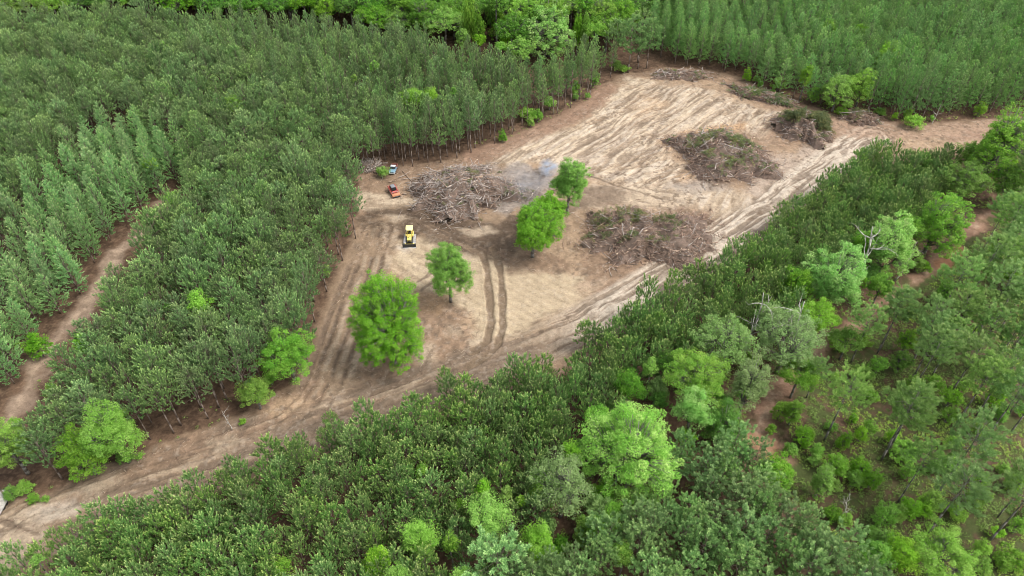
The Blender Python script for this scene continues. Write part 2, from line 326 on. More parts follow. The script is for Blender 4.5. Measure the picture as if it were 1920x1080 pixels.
def build_ground():
    xs = axis(-1500, 1500, -112, 165, .23, 1.12); ys = axis(-600, 3000, 58, 252, .23, 1.10)
    X, Y = np.meshgrid(xs, ys, indexing='ij')
    sh = X.shape; x = X.ravel(); y = Y.ravel()
    n1 = fbm(x, y, 14, 4, 1); n2 = fbm(x, y, 4, 4, 2); n3 = fbm(x, y, 1.3, 3, 5); n4 = fbm(x, y, .5, 2, 8)
    C = lambda *c: np.array(c, float)
    floor = C(.135, .088, .060) * (.65 + .7 * n2)[:, None]
    floor = floor * (1 - .35 * sstep(.45, .65, n3))[:, None] + C(.30, .22, .15) * (.18 * sstep(.52, .7, n4))[:, None]
    # right-hand thinned wood: grassy floor
    gd = sdist(x, y, poly([(1440, 830), (1500, 700), (1640, 590), (1800, 470), (1990, 330), (2100, 400), (2100, 1200), (1550, 1200), (1500, 1000), (1450, 900)]))
    gm = sstep(-4, 3, gd + (n2 - .5) * 14) * sstep(.34, .6, n2 * .6 + n3 * .4)
    grass = C(.070, .105, .032) * (.6 + .8 * n3)[:, None]
    col = floor * (1 - gm * .8)[:, None] + grass * (gm * .8)[:, None]
    h = (fbm(x, y, 30, 3, 12) - .5) * .6 + (n3 - .5) * .12
    def over(col, m, c, noise=None):
        c = np.asarray(c)[None] if np.ndim(c) == 1 else c
        return col * (1 - m)[:, None] + c * m[:, None]
    cl = sdist(x, y, CLEAR); cm = sstep(-1.2, 1.0, cl + (n2 - .5) * 3.5)
    act = np.abs(x) < 1e9
    tan = C(.350, .258, .178) * (.72 + .56 * n1)[:, None] * (.8 + .4 * n3)[:, None]
    litter = C(.235, .165, .116) * (.6 + .8 * n3)[:, None]
    pale = C(.520, .432, .325) * (.78 + .44 * n3)[:, None]
    brown = C(.190, .143, .107) * (.7 + .6 * n3)[:, None]
    grey = C(.300, .275, .255) * (.7 + .6 * n3)[:, None]
    clay = C(.53, .36, .215) * (.8 + .4 * n3)[:, None]
    white = C(.58, .515, .435) * (.8 + .4 * n3)[:, None]
    col = over(col, cm, tan)
    # litter rim inside the wood's edge
    rim = cm * sstep(5.5, 1.0, cl + (n2 - .5) * 6); col = over(col, rim * .85, litter)
    def area(pts, c, op=1.0, soft=2.0, amp=7.0, n=None):
        nonlocal col
        d = sdist(x, y, poly(pts)); m = sstep(-soft, soft, d + ((n2 if n is None else n) - .5) * amp) * op * cm
        col = over(col, m, c); return m
    def line(pts, wd, c, op=1.0, soft=.5, amp=.8, dep=0.0, nz=None, brk=0.0):
        nonlocal col, h
        d, s = ldist(x, y, poly(pts)); m = sstep(wd / 2 + soft, wd / 2 - soft, d + (n2 - .5) * amp * 2) * op
        if brk: m = m * sstep(brk - .12, brk + .12, n2 * .5 + n3 * .5)
        col = over(col, m, c); h = h - m * dep; return m
    def str_(m, ang, wl, ln, seed, cD, cL, sD=.6, sL=.6, amp=.12):
        nonlocal col, h
        s = streak(x, y, ang, wl, ln, seed)
        s = s + (n4 - .5) * .12; col = over(col, m * sstep(.47, .37, s) * sD, cD); col = over(col, m * sstep(.54, .64, s) * sL, cL); h = h + m * (s - .5) * amp * 3.5
    A = pang
    # --- upper field
    m = area([(1085, 240), (1180, 150), (1270, 158), (1330, 172), (1400, 198), (1470, 212), (1500, 232), (1440, 262), (1390, 240), (1285, 252), (1240, 290), (1320, 330), (1290, 350), (1180, 355), (1110, 330), (1010, 310), (920, 306), (960, 275), (1020, 250)], pale, .9, 2.5, 9)
    str_(m, A(1000, 320, 1130, 235), 1.4, 11, 20, brown * 1.25, pale * 1.12, .6, .6, .16)
    str_(m, A(1000, 325, 1130, 240), .9, 6, 21, brown, white, .7, .5, .12)
    str_(m * sstep(.45, .6, n1), A(1000, 320, 1100, 290), .8, 5, 24, tan * .8, white, .6, .4, .1)
    area([(1240, 262), (1300, 240), (1400, 232), (1380, 246), (1300, 258), (1260, 280)], clay, .75, 1.5, 6)
    area([(1260, 330), (1300, 315), (1310, 340), (1280, 350)], clay, .5, 1.5, 6)
    area([(1200, 170), (1260, 190), (1200, 230)], clay, .3, 3, 9)
    # --- fans of tracks in the middle
    m = area([(1070, 395), (1110, 350), (1200, 350), (1300, 350), (1400, 360), (1440, 390), (1380, 430), (1330, 420), (1300, 395), (1150, 400)], pale * .95, .85, 2.5, 8)
    str_(m * sstep(1320, 1250, P(x, y, 0 * x)[0]), A(1100, 350, 1300, 395), 1.6, 9, 30, brown, pale * 1.1, .7, .6, .14)
    str_(m * sstep(1250, 1320, P(x, y, 0 * x)[0]), A(1300, 420, 1360, 330), 1.2, 6, 32, tan * .75, white, .6, .6, .12)
    area([(1250, 350), (1300, 335), (1380, 345), (1300, 365)], grey, .6, 2, 6)
    area([(1090, 352), (1150, 348), (1185, 362), (1130, 388), (1055, 412), (1060, 380)], brown * 1.1, .85, 1.5, 5)
    area([(925, 312), (1030, 308), (1045, 350), (1000, 395), (940, 405), (915, 350)], grey, .75, 2, 9)
    area([(960, 330), (1010, 320), (1010, 372), (950, 385)], C(.20, .18, .165) * (.7 + .6 * n3)[:, None], .6, 1.5, 7)
    # --- north-west corner
    area([(672, 320), (900, 300), (930, 330), (900, 400), (800, 400), (700, 350)], litter, .7, 2, 7)
    m = area([(680, 358), (720, 362), (785, 365), (790, 385), (700, 392), (672, 390)], pale, .9, 1.2, 4)
    str_(m, A(680, 375, 790, 372), 1.2, 8, 34, tan * .8, pale * 1.1, .6, .5, .1)
    area([(745, 345), (790, 340), (800, 365), (760, 370)], tan * 1.05, .8, 1.2, 4)
    # --- dark churned dirt
    dark = C(.125, .092, .066) * (.7 + .6 * n3)[:, None]
    m = area([(672, 402), (740, 385), (800, 392), (850, 408), (930, 420), (985, 395), (1005, 440), (965, 490), (890, 482), (840, 468), (790, 442), (735, 446), (690, 440)], dark, .95, 1.2, 6)
    str_(m, A(740, 400, 900, 440), 1.5, 8, 36, brown * .6, tan, .6, .22, .22)
    for q in range(5):
        line([(760 + 14 * q, 398 - 6 * q + 9 * q), (835 + 12 * q, 440 - 3 * q), (900 + 8 * q, 466 - 5 * q), (955 + 3 * q, 448 - 5 * q), (990, 410)], .8, brown * .55, .75, .3, .5, .14)
        line([(765 + 14 * q, 404 - 6 * q + 9 * q), (838 + 12 * q, 446 - 3 * q), (902 + 8 * q, 472 - 5 * q), (960 + 3 * q, 452 - 5 * q)], .4, tan * 1.15, .45, .3, .5, -.06, brk=.5)
    area([(712, 402), (760, 398), (772, 412), (730, 420), (708, 414)], pale * .95, .85, 1.0, 5)
    area([(860, 428), (920, 425), (930, 436), (880, 446)], pale, .8, 1, 4)
    area([(800, 400), (850, 405), (860, 420), (815, 412)], tan * 1.1, .7, 1, 4)
    # --- graded pad in the south
    m = area([(728, 458), (790, 445), (850, 472), (910, 480), (980, 500), (1100, 515), (1120, 560), (1060, 620), (1000, 650), (930, 664), (885, 625), (880, 585), (800, 545), (735, 515)], C(.49, .405, .285) * (.85 + .3 * n3)[:, None], .95, 1.5, 5)
    m2 = m * sstep(-1, 2, sdist(x, y, poly([(870, 480), (960, 500), (1090, 520), (1080, 585), (1000, 648), (930, 660), (890, 620), (875, 560)])))
    c_, s_ = math.cos(A(880, 500, 1060, 585)), math.sin(A(880, 500, 1060, 585)); bb = -x * s_ + y * c_ + (vnoise(x / 16, y / 16, 4) - .5) * 1.5
    st = (np.sin(bb * 2 * math.pi / 1.9) * .5 + .5) * .85 + .15
    col = over(col, m2 * sstep(.55, .95, st) * .26, tan * .75); pass
    area([(1020, 590), (1075, 570), (1090, 600), (1030, 640), (990, 640)], C(.46, .36, .25) * (.8 + .4 * n3)[:, None], .7, 1.5, 4)
    area([(740, 458), (775, 462), (765, 475), (735, 470)], white, .8, .8, 2)
    str_(m * (1 - m2), A(740, 480, 900, 560), 1.8, 9, 38, tan * .85, pale * 1.1, .5, .4, .06)
    # --- east side, litter around the piles and by the road
    m = area([(1085, 395), (1200, 395), (1330, 388), (1350, 420), (1290, 470), (1200, 545), (1130, 560), (1080, 500)], litter * 1.15, .85, 2, 8)
    m = area([(930, 470), (1010, 470), (1090, 490), (1070, 512), (960, 512), (925, 495)], litter * 1.1, .85, 1.2, 5)
    area([(1010, 440), (1090, 430), (1100, 460), (1050, 470)], tan * 1.1, .6, 1.5, 5)
    m = area([(1100, 520), (1190, 540), (1150, 590), (1080, 600)], litter * 1.25, .6, 2, 7)
    str_(m, A(1050, 640, 1250, 520), 1.2, 10, 40, brown, pale, .6, .5, .1)
    area([(1230, 250), (1400, 250), (1470, 300), (1460, 345), (1380, 350), (1330, 330)], litter * 1.2, .65, 2, 9)
    area([(1420, 240), (1560, 215), (1660, 232), (1620, 262), (1560, 280), (1460, 280)], litter * 1.3, .75, 2, 8)
    area([(1400, 300), (1500, 280), (1600, 262), (1560, 300), (1440, 390), (1400, 360)], C(.46, .385, .32) * (.75 + .5 * n3)[:, None], .8, 2, 9)
    # --- island of litter round the southern trees
    area([(798, 552), (870, 585), (884, 640), (905, 668), (820, 705), (740, 735), (690, 725), (640, 745), (645, 700), (700, 680), (780, 600)], litter * 1.15, .85, 1.5, 6)
    m = area([(780, 650), (810, 645), (815, 690), (785, 700)], pale * .85, .8, 1, 3)
    str_(m, A(790, 650, 795, 700), .8, 8, 41, brown, pale, .5, .3, .06)
    m = area([(878, 640), (905, 635), (908, 660), (885, 665)], pale * .9, .8, .8, 2)
    area([(700, 505), (750, 510), (765, 530), (700, 525)], clay * .8, .6, 1, 5)
    area([(790, 555), (845, 560), (820, 585), (790, 580)], clay * .75, .6, 1, 4)
    area([(840, 610), (870, 612), (868, 630), (840, 628)], pale * .8, .6, 1, 3)
    # --- roads: west branch
    m = line([(708, 430), (685, 500), (655, 580), (630, 650), (612, 710), (585, 760), (540, 800)], 10.5, tan * .80, .9, 1.2, 2)
    d, s = ldist(x, y, poly([(708, 430), (685, 500), (655, 580), (630, 650), (612, 710), (585, 760), (540, 800)]))
    dd = d * s
    for off, wd_, c, op in ((-3.6, 1.2, brown, .7), (-2.0, .8, brown * .75, .8), (-.6, .9, pale * .85, .55), (.8, .7, brown * .7, .8), (2.2, 1.0, pale * .8, .6), (3.2, .8, brown * .72, .8), (4.6, 1.3, pale * .95, .55)):
        k = sstep(wd_ / 2 + .3, wd_ / 2 - .3, np.abs(dd - off + (n1 - .5) * 2.2)) * op * sstep(.25, .5, n2); col = over(col, k, c); h = h - k * (.22 if c[0, 0] < .3 else -.10)
    # main road, south-west to north-east
    ROAD = [(-60, 1040), (60, 985), (150, 950), (240, 915), (330, 885), (440, 845), (560, 800), (680, 768), (800, 728), (900, 690), (1000, 655), (1100, 612), (1200, 560), (1290, 500), (1380, 440), (1470, 380), (1550, 315), (1640, 255)]
    m = line(ROAD, 11, tan * .84, .9, 1.5, 2.5)
    d, s = ldist(x, y, poly(ROAD)); dd = d * s; u = P(x, y, 0 * x)[0]
    s1 = streak(dd * 1.0, y * 0 + x, 0.0, 14, .9, 50)   # ruts run with the road
    s1 = fbm(dd / .75 + (n1 - .5) * 4, (x + y) / 14, 1.0, 3, 50)
    west = sstep(900, 700, u); east = sstep(1000, 1150, u)
    s1 = s1 + (n4 - .5) * .08; col = over(col, m * sstep(.50, .43, s1) * .85, brown * .75); col = over(col, m * sstep(.54, .60, s1) * .6, pale * (.85))
    h = h + m * (s1 - .5) * .9
    k = sstep(3.2, 1.5, np.abs(dd + 1.5 - (n1 - .5) * 3)) * sstep(1180, 950, u) * sstep(430, 520, u); col = over(col, k * .72, brown * .82)
    k = sstep(6.5, 4.0, np.abs(dd - 1.0)) * east * (sstep(.40, .56, s1) * .75 + .25); col = over(col, k * .9, white * 1.02)
    k = sstep(1.5, .8, np.abs(dd + 3.2 + (n2 - .5) * 2)) * east * sstep(.5, .6, fbm(x, y, 3.2, 2, 61)); col = over(col, k * .75, brown * .8)
    k = sstep(1.2, .5, np.abs(dd - 1.2 + (n2 - .5) * 2)) * east * sstep(.52, .6, fbm(x, y, 2.6, 2, 62)); col = over(col, k * .6, brown)
    # damp churned dirt over the junction, dark lower road
    k = sstep(-1.5, 1.5, sdist(x, y, poly([(676, 408), (700, 396), (760, 384), (800, 388), (850, 404), (930, 416), (985, 392), (1010, 420), (985, 478), (950, 500), (890, 484), (840, 470), (800, 452), (780, 436), (735, 440), (700, 446)])) + (n2 - .5) * 5) * cm
    k = k * (1 - .85 * sstep(-.8, .8, sdist(x, y, poly([(712, 402), (758, 398), (774, 412), (735, 422), (706, 414)])))) * (1 - .8 * sstep(-.8, .8, sdist(x, y, poly([(855, 430), (905, 424), (932, 434), (885, 448)]))))
    col = over(col, k * (.35 + .5 * sstep(.35, .6, streak(x, y, A(740, 400, 900, 440), 1.6, 9, 66))), dark)
    k = m * sstep(1080, 940, u) * sstep(40, 260, u); col = over(col, k * (.25 + .55 * sstep(.38, .62, fbm(dd / .9, (x + y) / 22, 1.0, 3, 67))), C(.215, .168, .130) * (.75 + .5 * n3)[:, None])
    # litter bank north of the road
    area([(470, 790), (560, 735), (600, 700), (590, 745), (540, 790), (450, 825), (380, 850), (300, 880), (200, 915), (120, 940), (290, 850)], litter * 1.15, .7, 1.5, 6)
    area([(500, 770), (555, 740), (570, 755), (520, 785)], C(.42, .31, .21) * (.8 + .4 * n3)[:, None], .7, 1, 4)
    area([(395, 830), (440, 815), (450, 830), (410, 845)], pale * .8, .6, 1, 4)
    area([(150, 915), (215, 885), (235, 900), (170, 935)], pale * .85, .75, 1, 4); area([(50, 960), (130, 945), (140, 965), (70, 985)], white * .9, .7, 1, 4)
    m = area([(-60, 950), (40, 960), (90, 1000), (40, 1060), (-60, 1180)], C(.42, .345, .26) * (.75 + .5 * n3)[:, None], .9, 1.5, 4)
    str_(m, A(0, 1000, 60, 985), 1.2, 6, 44, brown, pale, .5, .5, .1)
    line([(0, 975), (40, 990), (70, 1000)], .7, brown * .8, .8, .2, .5, .1)
    # twin tracks across the pad
    for t_ in ([(860, 455), (905, 480), (913, 505), (918, 560), (921, 605), (913, 640), (888, 660)], [(925, 470), (933, 490), (938, 510), (942, 560), (943, 612), (934, 645), (910, 668), (860, 700)]):
        line(t_, 1.5, C(.20, .150, .105) * (.75 + .5 * n3)[:, None], .95, .15, .4, .26)
        dq, sq = ldist(x, y, poly(t_)); h = h + sstep(.5, .1, np.abs(dq - 1.0)) * .10
    line([(782, 530), (800, 520), (812, 508)], 1.0, brown, .8, .2, .5, .06); line([(790, 545), (806, 532), (822, 520)], 1.0, brown, .8, .2, .5, .06)
    # field edges
    line([(890, 296), (940, 278), (1010, 246), (1070, 220), (1110, 196), (1135, 166)], 7, C(.30, .20, .145) * (.7 + .6 * n3)[:, None], .8, 1.5, 2)
    line([(1250, 138), (1330, 142), (1400, 165), (1460, 198), (1520, 212)], 7, litter * 1.3, .8, 1.5, 3)
    line([(1560, 240), (1640, 240), (1720, 248), (1800, 246), (1920, 238), (2000, 230)], 9, C(.38, .27, .20) * (.75 + .5 * n3)[:, None], .8, 1.5, 3)
    line([(1780, 262), (1850, 250), (1990, 244)], 4, C(.30, .20, .15) * (.75 + .5 * n3)[:, None], .6, 1.5, 2)
    line([(1110, 330), (1165, 352), (1240, 372)], .7, brown * .75, .7, .25, .4, .08); line([(1000, 320), (1032, 312)], .7, brown * .7, .7, .3, .5, .05)
    line([(1025, 300), (1060, 280), (1080, 262)], .6, brown, .5, .3, .5, .05)
    # --- woodland paths
    for pts, wd_, c in (([(-30, 850), (20, 780), (50, 725), (75, 670), (110, 630), (160, 575), (190, 520), (225, 470), (265, 440), (295, 400), (302, 385)], 3.6, C(.33, .25, .19)),
                        ([(1470, 860), (1435, 845), (1420, 810), (1445, 750), (1490, 695), (1540, 655), (1600, 610), (1660, 570), (1720, 525), (1765, 490), (1800, 450), (1850, 400)], 3.0, C(.34, .215, .155))):
        line(pts, wd_, c * (.7 + .6 * n3)[:, None], .9, 1.0, 2.4)
        line(pts, wd_ * .4, C(.46, .36, .27) * (.7 + .6 * n3)[:, None], .6, .6, 2.0, brk=.5)
    line([(1408, 822), (1425, 830), (1440, 850), (1455, 870)], 3.2, C(.46, .27, .17) * (.8 + .4 * n3)[:, None], .9, .8, 1.6)
    line([(1770, 500), (1785, 485), (1800, 465)], 3.5, C(.42, .22, .13) * (.8 + .4 * n3)[:, None], .8, .8, 1.6)
    # scattered litter and clods everywhere in the clearing
    k = cm * (1 - .85 * m2) * sstep(.58, .72, fbm(x, y, 1.0, 3, 70)) * (.25 + .5 * sstep(.45, .65, n1)); col = over(col, k, brown * .9)
    k = cm * sstep(.60, .72, fbm(x, y, .8, 3, 73)) * .3 * n1; col = over(col, k, white)
    h = h + cm * ((fbm(x, y, 1.4, 3, 75) - .5) * .34 * (1 - .6 * m2) + (fbm(x, y, 7, 2, 77) - .5) * .5)
    h = h * sstep(700, 320, np.hypot(x, y - 150))
    nx, ny = sh; idx = np.arange(nx * ny).reshape(nx, ny)
    F = np.stack([idx[:-1, :-1], idx[1:, :-1], idx[1:, 1:], idx[:-1, 1:]], -1).reshape(-1, 4)
    me = bpy.data.meshes.new('ground'); me.vertices.add(nx * ny); me.vertices.foreach_set('co', np.stack([x, y, h], 1).astype(np.float32).ravel())
    me.loops.add(F.size); me.loops.foreach_set('vertex_index', F.astype(np.int32).ravel()); me.polygons.add(len(F))
    me.polygons.foreach_set('loop_start', (np.arange(len(F)) * 4).astype(np.int32)); me.polygons.foreach_set('use_smooth', np.ones(len(F), bool))
    a = me.color_attributes.new('soil', 'FLOAT_COLOR', 'POINT')
    a.data.foreach_set('color', np.concatenate([np.clip(col * np.array([.79, .755, .715]), 0.01, .8), np.ones((len(x), 1))], 1).astype(np.float32).ravel())
    me.update()
    m = bpy.data.materials.new('soil'); m.use_nodes = True; N, L = nodes(m); pr = N['Principled BSDF']; pr.inputs['Roughness'].default_value = .95; pr.inputs['Specular IOR Level'].default_value = .15
    at = N.new('ShaderNodeVertexColor'); at.layer_name = 'soil'; tc = N.new('ShaderNodeTexCoord')
    nz = N.new('ShaderNodeTexNoise'); nz.inputs['Scale'].default_value = 3.2; nz.inputs['Detail'].default_value = 5; nz.inputs['Roughness'].default_value = .7; L.new(tc.outputs['Object'], nz.inputs['Vector'])
    mp = N.new('ShaderNodeMapRange'); mp.inputs['From Min'].default_value = .34; mp.inputs['From Max'].default_value = .66; mp.inputs['To Min'].default_value = .62; mp.inputs['To Max'].default_value = 1.34
    n2_ = N.new('ShaderNodeTexNoise'); n2_.inputs['Scale'].default_value = 1.1; n2_.inputs['Detail'].default_value = 8; n2_.inputs['Roughness'].default_value = .85; L.new(tc.outputs['Object'], n2_.inputs['Vector'])
    av = N.new('ShaderNodeMath'); av.operation = 'ADD'; L.new(nz.outputs['Fac'], av.inputs[0]); L.new(n2_.outputs['Fac'], av.inputs[1]); hf = N.new('ShaderNodeMath'); hf.operation = 'MULTIPLY'; hf.inputs[1].default_value = .5; L.new(av.outputs[0], hf.inputs[0])
    L.new(hf.outputs[0], mp.inputs['Value']); mu = N.new('ShaderNodeVectorMath'); mu.operation = 'SCALE'; L.new(at.outputs['Color'], mu.inputs[0]); L.new(mp.outputs[0], mu.inputs['Scale'])
    L.new(mu.outputs[0], pr.inputs['Base Color']); bp = N.new('ShaderNodeBump'); bp.inputs['Strength'].default_value = .6; bp.inputs['Distance'].default_value = .12
    L.new(nz.outputs['Fac'], bp.inputs['Height']); L.new(bp.outputs[0], pr.inputs['Normal'])
    obj('ground', me, m, kind='structure')
    def hz(px, py):
        i = int(np.clip(np.searchsorted(xs, px), 0, nx - 1)); j = int(np.clip(np.searchsorted(ys, py), 0, ny - 1)); return float(h.reshape(sh)[i, j])
    return hz
HZ = build_ground()

